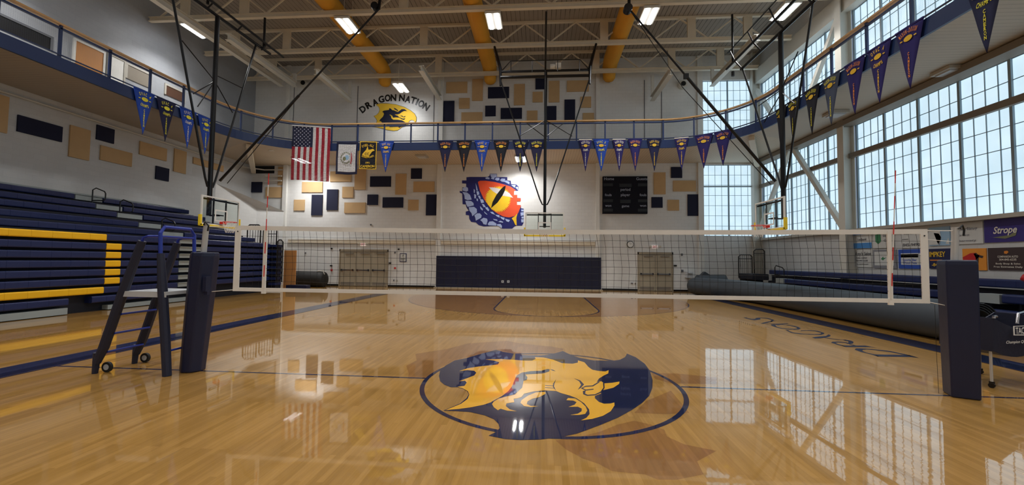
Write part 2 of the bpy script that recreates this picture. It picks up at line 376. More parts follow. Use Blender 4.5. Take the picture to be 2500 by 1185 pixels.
# ------------------------------------------------------------------ roof: trusses, hung beams, ducts, lamps
def truss(y):
    o = thing('roof_truss', 'cream painted steel roof truss spanning the hall under the deck', 'truss', (0, y, 12.75), 'roof trusses across the hall', local=True)
    m = MB(); m.box(XL+.05, XR-.45, -.09, .09, -.08, -.06); m.box(XL+.05, XR-.45, -.015, .015, -.06, .1); m.box(XL+.05, XR-.45, -.09, .09, .1, .12); m.build('bottom_chord', 'cream', o)
    m = MB(); m.box(XL+.05, XR-.45, -.08, .08, 1.13, 1.24); m.build('top_chord', 'cream', o)
    xs = [-16.8, -13.9, -6.4, 2.9, 7.2, 9.9]
    for x in xs: m = MB(); m.box(x-.2, x+.2, -.06, .06, .12, 1.13); m.build('truss_post', 'cream', o)
    m = MB(); x = XL+.6; k = 0
    while x < XR-2:
        m.bar((x, -.02, .12), (x+1.3, -.02, 1.13), .03, .03); m.bar((x+1.3, .03, 1.13), (x+2.6, .03, .12), .03, .03)
        x += 2.6
    m.build('web_brace', 'cream', o)
    return o
TY = [17.45, 14.4, 11.3]
t0 = truss(TY[0]); t0['label'] = 'cream steel roof truss closest to the far wall'
for j, y in enumerate([14.4, 11.3, 8.2, 5.1, 2.0, -1.1, -4.2, -7.3, -10.4, -13.5, -16.6]):
    c = copy_tree(t0); c.location.y = y
    c['label'] = ['cream steel roof truss holding the far basket frame, second from the far wall', 'cream steel roof truss along the top edge of view, nearer than the lamp row'][j] if j < 2 else 'cream steel roof truss above and behind the viewpoint, out of frame'
def hung_beam(x, y0, y1, z, label):
    o = thing('hung_beam', label, 'beam', (x, y1, z), 'white beams hung below the trusses')
    m = MB(); m.box(x-.13, x+.13, y0, y1, z-.012, z+.012); m.box(x-.015, x+.015, y0, y1, z+.012, z+.26); m.box(x-.13, x+.13, y0, y1, z+.26, z+.285); m.build('beam', 'steel_white', o)
    m = MB(); m.box(x-.08, x+.08, y1-.14, y1-.02, z+.285, 12.66); m.build('hanger_post', 'steel_white', o)
hung_beam(-12.1, 14.2, 18.0, 11.4, 'white beam end hanging left of the DRAGON NATION emblem')
hung_beam(-6.45, 14.2, 18.0, 11.45, 'white beam end hanging just right of the DRAGON NATION emblem')
hung_beam(6.25, 14.6, 18.0, 11.15, 'white beam end hanging between the right duct and the corner windows')
hung_beam(-15.9, 8.4, 17.0, 12.05, 'long white beam running along the upper left below the trusses')
hung_beam(-14.9, 11.6, 16.8, 11.9, 'shorter white beam beside the long one at upper left')
hung_beam(9.4, 12.6, 17.4, 11.7, 'white beam end in front of the far upper corner window')
for x, lb in [(-9.9, 'yellow fabric duct nearest the wall emblem, left of three'), (-3.35, 'yellow fabric duct in the middle above the far basket'), (3.75, 'yellow fabric duct on the right of the far basket')]:
    m = MB(); pts = [(x, y*1.0, 13.33) for y in range(-16, 18)]; rr = [.43+.015*math.sin(v*.8) for v in range(len(pts))]
    pts += [(x, 17.5, 13.3), (x, 17.8, 13.15), (x, 17.95, 12.9), (x, 17.97, 12.55), (x, 17.97, 12.42), (x, 17.97, 12.36)]; rr += [.43, .42, .38, .35, .25, .05]
    o = thing('air_duct', lb, 'duct', (x, 0, 13.33), 'yellow air ducts under the roof'); m.tube(pts, rr, 20); m.build('duct_sleeve', 'duct', o, smooth=True)
    for y in range(-15, 18, 3): m = MB(); m.tube([(x, y, 13.7), (x, y, ZC)], .012, 5); m.build('hanger_wire', 'steel_white', o)
LIGHT = bpy.data.lights.new('tube_light', 'AREA'); LIGHT.shape = 'RECTANGLE'; LIGHT.size = .15; LIGHT.size_y = 1.16; LIGHT.spread = math.radians(120); LIGHT.energy = 84; LIGHT.color = (1, .98, .95)
def lamp(x, y, z, label, group='twin tube ceiling lamps'):
    o = thing('ceiling_lamp', label, 'lamp', (x, y, z), group, local=True)
    m = MB(); m.box(-.34, .34, -.62, .62, .03, .11); m.box(-.345, .345, -.63, .63, .11, .13); m.build('lamp_housing', 'steel_white', o)
    for s in (-1, 1):
        m = MB(); m.box(s*.17-.075, s*.17+.075, -.58, .58, .0, .03); m.build('tube', 'tube', o)
        ld = LIGHT; lo = bpy.data.objects.new('tube_light', ld); COL.objects.link(lo); lo.parent = o; lo.location = (s*.17, 0, -.012)
    for yy in (-.4, .4): m = MB(); m.tube([(0, yy, .13), (0, yy, ZC-z)], .01, 5); m.build('hanger_wire', 'steel_white', o)
    return o
l0 = lamp(-16.75, 11.9, 12.5, 'lit twin tube lamp at far upper left above the walking track')
lx = [(-9.25, 'lit twin tube lamp beside the left yellow duct'), (-2.4, 'lit twin tube lamp just right of the middle yellow duct'), (4.45, 'lit twin tube lamp just right of the right yellow duct'), (10.2, 'lit twin tube lamp over the right basket frame near the windows')]
for x, lb in lx:
    c = copy_tree(l0); c.location.x = x; c['label'] = lb
c = copy_tree(l0); c.location = (-8.5, 16.95, 11.75); c['label'] = 'lit twin tube lamp hanging right above the DRAGON NATION lettering'
L2 = LIGHT.copy(); L2.energy = 30
for ch in c.children:
    if ch.type == 'LIGHT': ch.data = L2
L3 = LIGHT.copy(); L3.energy = 48
for y in (5.4, -1.4, -8.2, -15):
    for x in (-16.3, -9.25, -2.4, 4.45, 10.2):
        c = copy_tree(l0); c.location = (x, y, 12.5); c['label'] = 'lit twin tube lamp overhead, outside the top of the picture'
        if y < 0:
            for ch in c.children:
                if ch.type == 'LIGHT': ch.data = L3

# ------------------------------------------------------------------ walking track
PX0, PX1, PYB, PR = -15.35, 9.5, 15.0, 3.7
path = [(V(PX0, YF+.3, 0), V(1, 0, 0))]
y = YF+.3
def arcp(cx, cy, a0, a1, n):
    for i in range(n+1):
        a = math.radians(a0+(a1-a0)*i/n); yield V(cx+PR*math.cos(a), cy+PR*math.sin(a), 0), V(-math.cos(a), -math.sin(a), 0)
path += [(V(PX0, yy, 0), V(1, 0, 0)) for yy in (-10, -2, 4, 8)]
path += list(arcp(PX0+PR, PYB-PR, 180, 90, 18))
path += [(V(x, PYB, 0), V(0, -1, 0)) for x in (-8, -4, 0, 3)]
path += list(arcp(PX1-PR, PYB-PR, 90, 0, 18))
path += [(V(PX1, yy, 0), V(-1, 0, 0)) for yy in (8, 4, -2, -10, YF+.3)]
cum = [0]
for (a, _), (b, _) in zip(path, path[1:]): cum.append(cum[-1]+(b-a).length)
def onpath(s):
    for i in range(len(cum)-1):
        if s <= cum[i+1] or i == len(cum)-2:
            t = (s-cum[i])/(cum[i+1]-cum[i]); p = path[i][0].lerp(path[i+1][0], t); n = path[i][1].lerp(path[i+1][1], t).normalized(); return p, n
def s_at(u, v=350, z=7.9, off=.1):
    """distance along the track edge where the edge crosses photo column u (right/left branch by v)"""
    best = None
    for k in range(int(cum[-1]*20)):
        s = k/20; p, n = onpath(s); q = p+n*off; q.z = z; d = q-CAM; dep = d.dot(FW)
        if dep < 1: continue
        uu = 1250+FPX*d.dot(RT)/dep; vv = 592.5-FPX*d.dot(UP)/dep; e = abs(uu-u)+.15*abs(vv-v)
        if best is None or e < best[0]: best = (e, s)
    return best[1]
tr = thing('walking_track', 'elevated indoor walking track with navy fascia and wooden handrail around the gym', 'walking track', (0, 15, 7.5))
def ribbon(m, o0, o1, z0, z1, mi=0, closed=True):
    """band following the track edge between offsets o0..o1 (towards the court) and heights"""
    n = len(path); vs = []
    for p, nn in path:
        for o, z in ((o0, z0), (o1, z0), (o1, z1), (o0, z1)): q = p+nn*o; vs.append((q.x, q.y, z))
    fs = []
    for i in range(n-1):
        for j in range(4): fs.append((i*4+j, i*4+(j+1) % 4, i*4+4+(j+1) % 4, i*4+4+j))
    m.add(vs, fs, mi)
m = MB(); ribbon(m, 0, .07, 7.5, 7.92); m.build('fascia', 'navy_paint', tr)
# deck: strips between track edge and outer walls
def outer(p, n):
    if abs(n.x) > .999: return V(XL+.02 if n.x > 0 else XR-.01, p.y, 0)
    if abs(n.y) > .999: return V(p.x, YB-.02, 0)
    cx = PX0+PR if n.x > 0 else PX1-PR; c = V(cx, PYB-PR, 0); X = XL+.02 if n.x > 0 else XR-.01
    t1 = (X-c.x)/(-n.x); t2 = (YB-.02-c.y)/(-n.y); return c-n*min(t1, t2)
outs = [outer(p, n) for p, n in path]
m = MB()
for i in range(len(path)-1):
    a, b = path[i][0], path[i+1][0]; c, d = outs[i+1], outs[i]; side = 1 if abs(path[i][1].x) > .9 else 0
    for z, mi in ((7.55, side), (7.88, 2)): m.add([(q.x, q.y, z) for q in (a, b, c, d)], [(0, 1, 2, 3)], mi)
for X in (XL+.02, XR-.01):       # fill the square corners beyond the fan
    ids = [i for i in range(len(path)) if abs(outs[i].x-X) < .01 and outs[i].y < YB-.03]
    jd = [i for i in range(len(path)) if abs(outs[i].y-(YB-.02)) < .01 and (outs[i].x-(-3))*(X+3) > 0]
    if ids and jd:
        a = max((outs[i] for i in ids), key=lambda q: q.y); b = max((outs[i] for i in jd), key=lambda q: abs(q.x+3))
        for z, mi in ((7.55, 0), (7.88, 2)): m.add([(a.x, a.y, z), (X, YB-.02, z), (b.x, b.y, z)], [(0, 1, 2)], mi)
m.build('deck', ['soffit', 'soffit_y', 'girt'], tr)
m = MB(); ribbon(m, -.06, .09, 8.94, 9.0); m.build('handrail', 'rail_wood', tr)
m = MB(); ribbon(m, -.02, .05, 8.82, 8.88); m.build('top_rail', 'navy_paint', tr)
m = MB(); ribbon(m, -.01, .03, 8.0, 8.035); m.build('bottom_rail', 'navy_paint', tr)
m = MB(); uv = []
for i in range(len(path)-1):
    a, b = path[i], path[i+1]; p, q = a[0]+a[1]*.01, b[0]+b[1]*.01
    m.quad((p.x, p.y, 8.02), (q.x, q.y, 8.02), (q.x, q.y, 8.83), (p.x, p.y, 8.83)); s0, s1 = cum[i]/.05, cum[i+1]/.05
    uv += [s0, 0, s1, 0, s1, 16.2, s0, 16.2]
o = m.build('wire_infill', 'wire', tr); ul = o.data.uv_layers.new(name='UVMap'); ul.data.foreach_set('uv', uv)
s = .3; first = None
s_off = (s_at(1407, 340) - .3) % 1.46
s = .3 + s_off
npost = 0
while s < cum[-1] and npost < 95:
    p, n = onpath(s)
    if first is None:
        m = MB(); m.box(-.035, .035, -.03, .03, 7.9, 8.94); first = m.build('rail_post', 'navy_paint', tr); q = first; first_done = True
    else:
        q = first.copy(); COL.objects.link(q); q.parent = tr
    q.location = (p.x+n.x*.02, p.y+n.y*.02-15, -7.5); q.rotation_euler = (0, 0, math.atan2(n.y, n.x)+PI/2); s += 1.46; npost += 1
first.data.transform(Matrix.Translation((0, 15, 7.5)))   # local to its own foot
# edge beams below the deck at the left and right back corners
for a, b, lb in (((-15.2, 13.6, 7.42), (-18.3, 18.1, 7.1), 'cream beam under the walking track corner above the left bleachers'), ((9.4, 13.2, 7.44), (12.1, 18.0, 7.3), 'cream beam under the walking track corner by the far windows')):
    m = MB(); m.bar(a, b, .12, .1); tag(m.build('corner_beam', 'cream'), lb, 'beam')

# ------------------------------------------------------------------ pennants, banners and flags on the track
CLOTH = {}
def pennant_proto(fabric, ink, kind):
    k = (fabric, ink, kind)
    if k in CLOTH:
        r = copy_tree(CLOTH[k]); ROOTS.append(r); return r
    o = thing('championship_pennant', '', 'pennant', (0, 0, 0), 'championship pennants on the walking track', local=True); CLOTH[k] = o
    W, H = .41, 1.68; m = MB(); n = 10; vs = []
    for i in range(n+1):
        t = i/n; ww = W*(1-t)+.004
        for j in range(5):
            x = ww*(j/2-1); vs.append((x, -.012-.018*math.sin(5*x+3*t)*t-.01*math.cos(9*x), -H*t))
    fs = [(i*5+j, i*5+j+1, i*5+j+6, i*5+j+5) for i in range(n) for j in range(4)]
    m.add(vs, fs); c = m.build('cloth', fabric, o, smooth=True)
    sd = c.modifiers.new('s', 'SOLIDIFY'); sd.thickness = .006
    m = MB(); m.box(-W, W, -.03, -.002, -.045, .0); m.build('header_strip', fabric if kind != 'wide' else 'white_letter', o)
    X, Y = V(1, 0, 0), V(0, 0, 1); m = MB(); y = -.05
    word = {'ovac4': 'OVAC 4', 'ovaca': 'OVAC A', 'ovac': 'OVAC AAA', 'mason': 'MASON-DIXON', 'wide': 'MASON-DIXON'}[kind]
    m.arc_text(word, (0, y, -.62), X, Y, .42, .12, 1.05 if len(word) > 8 else .85, bold=.025)
    if kind != 'mason':
        m.arc_text('CHAMPS', (0, y, -.16), X, Y, .47, .11, .62, up=False, bold=.025)
    for i, ch in enumerate('CAMERON'): m.text(ch, (0, y, -.80-i*.098), X, Y, .085, w=.05, bold=.03)
    m.build('lettering', ink, o)
    m = MB(); pts = [(.125*math.cos(a), y-.002, -.34+.075*math.sin(a)) for a in [2*PI*i/20 for i in range(20)]]; m.poly(pts)
    for s in (-1, 1): m.box(s*.2-.035, s*.2+.035, y, y+.004, -.36, -.33)
    m.build('ball_emblem', 'gold_letter' if kind != 'ovac4' else 'yellow_letter', o)
    return o
def hang(o, s, z=7.97, off=.12, yaw=0):
    p, n = onpath(s); o.location = (p.x+n.x*off, p.y+n.y*off, z); o.rotation_euler = (0, 0, math.atan2(n.y, n.x)+PI/2+yaw)
PEN = [  # photo column, row, fabric, ink, kind, label
 (352, 250, 'felt_blue', 'yellow_letter', 'ovac4', 'bright blue pennant, first of four over the left bleachers, farthest from the flags'),
 (405, 270, 'felt_navy', 'yellow_letter', 'ovac4', 'dark navy pennant with yellow ball, second of the four over the left bleachers'),
 (458, 290, 'felt_blue', 'white_letter', 'ovac4', 'blue pennant with pale letters, third of the four over the left bleachers'),
 (500, 305, 'felt_blue', 'yellow_letter', 'ovac4', 'blue pennant hanging right against the left basket mast'),
 (943, 345, 'felt_blue', 'gold_letter', 'ovac', 'royal blue pennant hanging next to the dark 1991 banner'),
 (1087, 345, 'felt_navy', 'orange_letter', 'mason', 'navy pennant with orange football, first after the gap right of the wall emblem'),
 (1133, 345, 'felt_black', 'orange_letter', 'mason', 'black pennant with orange letters between two blue pennants'),
 (1177, 345, 'felt_blue', 'gold_letter', 'ovaca', 'mid blue pennant hanging above the left edge of the eye mural'),
 (1223, 345, 'felt_black', 'orange_letter', 'mason', 'black pennant with orange ball above the centre of the eye mural'),
 (1270, 345, 'felt_navy', 'yellow_letter', 'mason', 'navy pennant with yellow-green ball, left of the far basket mast'),
 (1310, 345, 'felt_navy', 'yellow_letter', 'mason', 'navy pennant touching the left side of the far basket mast'),
 (1428, 343, 'felt_purple', 'white_letter', 'wide', 'narrow purple pennant with white letters, first right of the far basket mast'),
 (1468, 343, 'felt_blue', 'yellow_letter', 'ovaca', 'bright blue pennant between two purple pennants above the scoreboard edge'),
 (1510, 343, 'felt_purple', 'white_letter', 'wide', 'purple pennant with white letters above the scoreboard'),
 (1549, 343, 'felt_purple', 'orange_letter', 'mason', 'dark purple pennant with orange letters above the scoreboard centre'),
 (1597, 343, 'felt_navy', 'gold_letter', 'mason', 'blue pennant with gold ball above the tall tan panel beside the scoreboard'),
 (1664, 343, 'felt_purple', 'gold_letter', 'wide', 'narrow pennant standing apart above the small black square panel'),
 (1717, 340, 'felt_purple', 'orange_letter', 'mason', 'purple pennant with tan ball just before the corner window'),
 (1765, 332, 'felt_purple', 'orange_letter', 'mason', 'purple pennant on the curve in front of the corner window'),
 (1908, 285, 'felt_black', 'yellow_letter', 'mason', 'black pennant mostly behind the right basket mast'),
 (1939, 265, 'felt_black', 'yellow_letter', 'mason', 'black pennant just right of the right basket mast'),
 (1985, 235, 'felt_black', 'yellow_letter', 'mason', 'black pennant with yellow ball beside the faded grey pennant'),
 (2032, 205, 'felt_grey', 'yellow_letter', 'mason', 'faded grey pennant, only grey one on the right side'),
 (2088, 165, 'felt_purple', 'orange_letter', 'mason', 'purple pennant between the grey pennant and the CHAMPS pennant'),
 (2148, 125, 'felt_purple', 'gold_letter', 'ovaca', 'purple CHAMPS pennant second from the big nearest one on the right'),
 (2222, 75, 'felt_purple', 'orange_letter', 'mason', 'large purple pennant with sagging orange lettering, right side'),
 (2408, -30, 'felt_navy', 'yellow_letter', 'ovaca', 'nearest navy pennant cut by the top edge at right'),
]
for u, v, fab, ink, kind, lb in PEN:
    o = pennant_proto(fab, ink, kind); o['label'] = lb; hang(o, s_at(u, v)); o.scale = (.8 if kind == 'wide' else (.88 if 1500 < u < 1600 or 1900 < u < 1950 else 1), 1, 1)
# cord the pennants hang from, and the white tabs
m = MB(); pts = []
for k in range(int((cum[-1]-2)*2)):
    p, n = onpath(1+k/2); pts.append((p.x+n.x*.09, p.y+n.y*.09, 7.965))
m.tube(pts, .008, 4); tag(m.build('hanging_cord', 'cord'), 'thin cord along the track fascia carrying the pennants', 'cord')

def waved(m, X0, W, H, ynoise, cells, nx=24, nz=24, y0=0, amp=.03):
    """vertical cloth, cells(x01, z01) -> material index"""
    def pos(i, j):
        x = i/nx; z = j/nz
        return (X0+W*x+.01*math.sin(6*z+ynoise), y0+amp*math.sin(7*x+2*z+ynoise)*(.3+z), -H*z+.012*math.sin(4*x+ynoise))
    for j in range(nz):
        for i in range(nx):
            m.add([pos(i, j), pos(i+1, j), pos(i+1, j+1), pos(i, j+1)], [(0, 1, 2, 3)], cells((i+.5)/nx, (j+.5)/nz))
    return pos
# national flag, hung with the canton at the viewer's left
p = at(717, 313, Y=14.78); q = at(809, 452, Y=14.78); W, H = q.x-p.x, p.z-q.z
W, H = 1.9, 2.92
o = thing('national_flag', 'large red, white and blue national flag hung vertically from the track rail', 'flag', (p.x, 14.74, p.z), local=True)
pc, nc = onpath(s_at(763, 330)); an = math.atan2(nc.y, nc.x)+PI/2; o.rotation_euler = (0, 0, an)
o.location = (pc.x+nc.x*.27-math.cos(an)*W/2, pc.y+nc.y*.27-math.sin(an)*W/2, 8.74)
m = MB()
def cells(x, z):
    if x < 7/13 and z < .39: return 2
    return 0 if int(x*13) % 2 == 0 else 1
cells2 = lambda x, z: 2 if (x < 7/13 and z < .39) else (0 if int(x*13+1e-6) % 2 == 0 else 1)
posf = waved(m, 0, W, H, .4, cells2, nx=26, nz=41)
m.build('cloth', ['flag_red', 'flag_white', 'flag_navy'], o, smooth=True).modifiers.new('s', 'SOLIDIFY').thickness = .006
m = MB()
for r in range(11):
    for c in range(5 if r % 2 == 0 else 4):
        sx = (.06+c*.1+(0 if r % 2 == 0 else .05)); sz = .03+r*.034
        P0 = Vector(posf(sx*26, sz*41)); pts = []
        for a in range(10):
            rr = .038 if a % 2 == 0 else .016; an = PI/2+a*PI/5; pts.append((P0.x+rr*math.cos(an), P0.y-.02, P0.z+rr*math.sin(an)))
        m.poly(pts)
m.build('star_field', 'flag_white', o)
m = MB(); m.box(-.02, W+.02, -.03, .02, -.03, .03); m.build('header_strip', 'flag_white', o)
# state flag
p = at(820, 346, Y=14.78); q = at(870, 425, Y=14.78); W, H = q.x-p.x, p.z-q.z
o = thing('state_flag', 'white flag with navy border and round crest hung beside the large striped flag', 'flag', (p.x, 14.87, p.z), local=True)
m = MB(); pos = waved(m, 0, W, H, 2.0, lambda x, z: 1 if min(x, 1-x) < .09 or min(z, 1-z) < .075 else 0, nx=22, nz=26)
m.build('cloth', ['flag_white', 'flag_navy'], o, smooth=True).modifiers.new('s', 'SOLIDIFY').thickness = .006
cx, cz = W*.47, -H*.5; m = MB()
m.disc((cx, -.045, cz), V(.21, 0, 0), V(0, 0, .23), mi=0); m.disc((cx+.06, -.05, cz+.02), V(.12, 0, 0), V(0, 0, .14), mi=1); m.disc((cx-.08, -.052, cz-.04), V(.09, 0, 0), V(0, 0, .11), mi=2)
for i in range(14):
    a = PI*.25+i*PI*1.5/13; m.disc((cx+.27*math.cos(a), -.048, cz+.29*math.sin(a)), V(.035, 0, 0), V(0, 0, .035), 8, mi=2)
m.poly([(cx+.26, -.05, cz+.34), (cx+.33, -.05, cz+.2), (cx+.36, -.05, cz-.02), (cx+.3, -.05, cz-.3), (cx+.24, -.05, cz-.34), (cx+.29, -.05, cz)], mi=3)
m.build('crest', ['flag_white', 'ad_sky', 'olive', 'flag_red'], o)
# dark overall banner
p = at(877, 345, Y=14.82); q = at(917, 413, Y=14.82); W, H = q.x-p.x, p.z-q.z
o = thing('championship_banner', 'black rectangular banner with gold border reading OVER-ALL 1991 CAMERON', 'banner', (p.x, 14.89, p.z), local=True)
m = MB(); waved(m, 0, W, H, 1, lambda x, z: 1 if min(x, 1-x) < .045 or min(z, 1-z) < .03 else 0, nx=22, nz=30, amp=.012)
m.build('cloth', ['felt_black', 'gold_letter'], o, smooth=True).modifiers.new('s', 'SOLIDIFY').thickness = .006
m = MB(); X, Y = V(1, 0, 0), V(0, 0, 1); y = -.03
m.arc_text('OVER-ALL', (W/2, y, -.82), X, Y, .56, .13, 1.0, bold=.03)
m.arc_text('ABRAHAM CHAMPS', (W/2, y, -.25), X, Y, .66, .1, 1.05, bold=.03, up=False)
m.text('1991', (W/2, y, -H+.3), X, Y, .1, bold=.02); m.text('CAMERON', (W/2, y, -H+.1), X, Y, .13, w=W*.82, bold=.03)
m.build('lettering', 'gold_letter', o)
m = MB(); zz = lambda a, b: (W*a, y, -H*b)
m.poly([zz(.48, .17), zz(.53, .3), zz(.62, .3), zz(.8, .27), zz(.9, .33), zz(.75, .37), zz(.62, .48), zz(.55, .58), zz(.4, .6), zz(.22, .54), zz(.17, .46), zz(.28, .38), zz(.4, .3)], 0)
m.text('CC', (W*.45, y-.004, -H*.49), X, Y, .13, mi=1, bold=.02)
m.build('state_outline', ['gold_letter', 'felt_black'], o)

# ------------------------------------------------------------------ wall panels
def z4(x, y, s=2.633, ox=650, oy=280): return (ox+x/s, oy+y/s)
PAN = []
def P4(c, x0, y0, x1, y1, s, ox, oy, lb): PAN.append((c, ox+x0/s, oy+y0/s, ox+x1/s, oy+y1/s, lb))
A = (2.633, 650, 280); B = (2.577, 1200, 280); C3 = (3.571, 600, 0); C6 = (3.571, 1250, 0)
for a in [
 ('tan', 230, 433, 360, 500, *A, 'tan acoustic panel peeking out below the striped flag'),
 ('tan', 178, 547, 244, 617, *A, 'small square tan acoustic panel nearest the white column at left'),
 ('navy_panel', 292, 515, 358, 648, *A, 'upright navy acoustic panel, left of the two upright navy ones below the striped flag'),
 ('navy_panel', 390, 481, 457, 614, *A, 'upright navy acoustic panel, right of the two below the striped flag'),
 ('tan', 411, 365, 543, 431, *A, 'wide tan acoustic panel partly behind the state flag'),
 ('tan', 489, 464, 557, 534, *A, 'small square tan acoustic panel right of the upright navy pair'),
 ('tan', 502, 565, 635, 633, *A, 'wide tan acoustic panel, lowest one left of the wall mural'),
 ('tan', 570, 349, 637, 482, *A, 'upright tan acoustic panel below the dark rectangular banner'),
 ('navy_panel', 668, 397, 800, 463, *A, 'wide navy acoustic panel below the royal blue pennant'),
 ('navy_panel', 650, 514, 717, 581, *A, 'small square navy acoustic panel above the lowest wide tan one'),
 ('tan', 832, 380, 898, 514, *A, 'upright tan acoustic panel between two navy ones left of the mural'),
 ('navy_panel', 748, 532, 879, 598, *A, 'wide navy acoustic panel low on the wall, left of a small tan square'),
 ('navy_panel', 931, 346, 999, 412, *A, 'small square navy acoustic panel highest of the group left of the mural'),
 ('tan', 946, 430, 1080, 497, *A, 'wide tan acoustic panel closest to the eye mural'),
 ('tan', 912, 547, 978, 615, *A, 'small square tan acoustic panel left of the last upright navy one'),
 ('navy_panel', 1028, 514, 1095, 648, *A, 'upright navy acoustic panel closest to the eye mural'),
 ('navy_panel', -98, 433, -30, 500, *A, 'small square navy acoustic panel in the back left alcove'),
 ('tan', -4, 466, 130, 534, *A, 'wide tan acoustic panel in the alcove left of the white column'),
 ('tan', 77, 335, 130, 452, *A, 'upright tan acoustic panel high in the alcove left of the white column'),
 ('tan', 1022, 364, 1096, 501, *B, 'upright tan acoustic panel right beside the scoreboard'),
 ('navy_panel', 1130, 330, 1200, 398, *B, 'small square navy acoustic panel, highest right of the scoreboard'),
 ('tan', 1145, 415, 1287, 483, *B, 'wide tan acoustic panel right of the scoreboard'),
 ('navy_panel', 1007, 519, 1077, 586, *B, 'small square navy acoustic panel low beside the scoreboard'),
 ('tan', 1110, 536, 1181, 604, *B, 'small square tan acoustic panel lowest right of the scoreboard'),
 ('navy_panel', 1234, 502, 1305, 637, *B, 'upright navy acoustic panel at the edge of the corner window'),
 ('tan', 1748, 715, 1930, 808, *C3, 'wide tan panel at the upper left of the group above the track'),
 ('tan', 1975, 690, 2065, 877, *C3, 'upright tan panel above the track, left of the wide navy one'),
 ('navy_panel', 2112, 760, 2295, 853, *C3, 'wide navy panel high above the track under the middle duct'),
 ('tan', 2340, 733, 2432, 915, *C3, 'upright tan panel above the track left of the basket mast'),
 ('navy_panel', 1725, 880, 1815, 1072, *C3, 'upright navy panel above the track next to the wall emblem'),
 ('tan', 1860, 855, 1950, 945, *C3, 'small square tan panel above the track, left half'),
 ('navy_panel', 2088, 922, 2178, 1012, *C3, 'small square navy panel above the track, left half'),
 ('navy_panel', 2223, 942, 2407, 1034, *C3, 'wide navy panel just above the track handrail'),
 ('tan', 1880, 980, 2062, 1078, *C3, 'wide tan panel just above the track handrail'),
 ('navy_panel', 205, 684, 297, 776, *C6, 'small square navy panel behind the basket mast above the track'),
 ('tan', 180, 800, 268, 890, *C6, 'small square tan panel left of the basket mast above the track'),
 ('tan', 322, 705, 414, 890, *C6, 'upright tan panel right of the basket mast above the track'),
 ('tan', 480, 703, 670, 796, *C6, 'wide tan panel at the upper right of the group above the track'),
 ('tan', 598, 843, 690, 937, *C6, 'small square tan panel above the track, right end'),
 ('navy_panel', 458, 868, 550, 1048, *C6, 'upright navy panel above the track, right half'),
 ('navy_panel', 295, 925, 387, 1055, *C6, 'navy panel right of the basket mast just above the handrail'),
 ('tan', 130, 965, 222, 1070, *C6, 'small tan panel just above the handrail left of the mast'),
 ('tan', 618, 985, 715, 1075, *C6, 'small tan panel just above the handrail at the right end')]: P4(*a)
def wallpanel(x0, x1, z0, z1, c, lb, plane='y'):
    m = MB()
    if plane == 'y': m.box(x0, x1, YB-.06, YB-.002, z0, z1); o = ((x0+x1)/2, YB, z0)
    else: m.box(XL+.002, XL+.06, x0, x1, z0, z1); o = (XL, (x0+x1)/2, z0)
    tag(m.build('acoustic_panel', c, origin=o), lb, 'wall panel', 'acoustic wall panels')
for c, u0, v0, u1, v1, lb in PAN:
    a = at(u0, v0, Y=YB-.06); b = at(u1, v1, Y=YB-.06); wallpanel(a.x, b.x, b.z, a.z, c, lb)
LP = [('tan', (0, 650), (50, 920), 'tan panel on the left wall cut by the left edge'), ('navy_panel', (128, 790), (428, 980), 'wide navy panel on the left wall, largest one'),
 ('tan', (488, 860), (615, 1108), 'upright tan panel on the left wall beside the wide navy one'), ('navy_panel', (672, 858), (786, 992), 'square navy panel high on the left wall'),
 ('tan', (697, 1000), (908, 1150), 'wide tan panel below the square navy one on the left wall'), ('tan', (967, 972), (1148, 1112), 'wide tan panel on the left wall under the pennants'),
 ('tan', (1205, 1022), (1280, 1200), 'upright tan panel on the left wall'), ('tan', (1335, 1082), (1540, 1185), 'wide tan panel on the left wall behind the basket mast'),
 ('navy_panel', (1078, 1142), (1163, 1252), 'small navy square on the left wall above the bleachers')]
for c, a, b, lb in LP:
    p = at(a[0]/2.821, a[1]/2.821, X=XL+.06); q = at(b[0]/2.821, b[1]/2.821, X=XL+.06); wallpanel(p.y if a[0] else p.y-1, q.y, q.z, p.z, c, lb, 'x')

# ------------------------------------------------------------------ left wall above the track
def lwall(name, a, b, mats, lb, cat, d=.05, frame=None, kind=None):
    p = at(a[0], a[1], X=XL+d); q = at(b[0], b[1], X=XL+d); z0 = max(min(p.z, q.z), 7.9); z1 = max(p.z, q.z)
    o = thing(name, lb, cat, (XL, (p.y+q.y)/2, z0))
    m = MB(); m.box(XL+.002, XL+d, p.y, q.y, z0, z1); m.build('leaf', mats, o)
    if frame:
        m = MB(); w = .08
        for y0, y1, c0, c1 in ((p.y-w, p.y, z0, z1+w), (q.y, q.y+w, z0, z1+w), (p.y, q.y, z1, z1+w)): m.box(XL+.001, XL+d+.02, y0, y1, c0, c1)
        m.build('frame', frame, o)
    return o
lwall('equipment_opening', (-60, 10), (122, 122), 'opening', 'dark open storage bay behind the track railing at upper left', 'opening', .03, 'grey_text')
lwall('boarded_opening', (186, 99), (250, 182), 'plywood', 'tan boarded opening in a white frame behind the track railing', 'panel', .05, 'white')
lwall('white_door', (268, 134), (300, 208), 'white', 'white door with small switch boxes behind the track railing', 'door', .05, 'sill')
lwall('dark_window', (312, 158), (365, 215), 'girt', 'grey interior window behind the track railing', 'window', .03, 'sill')
lwall('brown_window', (406, 208), (448, 250), 'brown_glass', 'brown tinted interior window behind the first pennants', 'window', .03, 'sill')
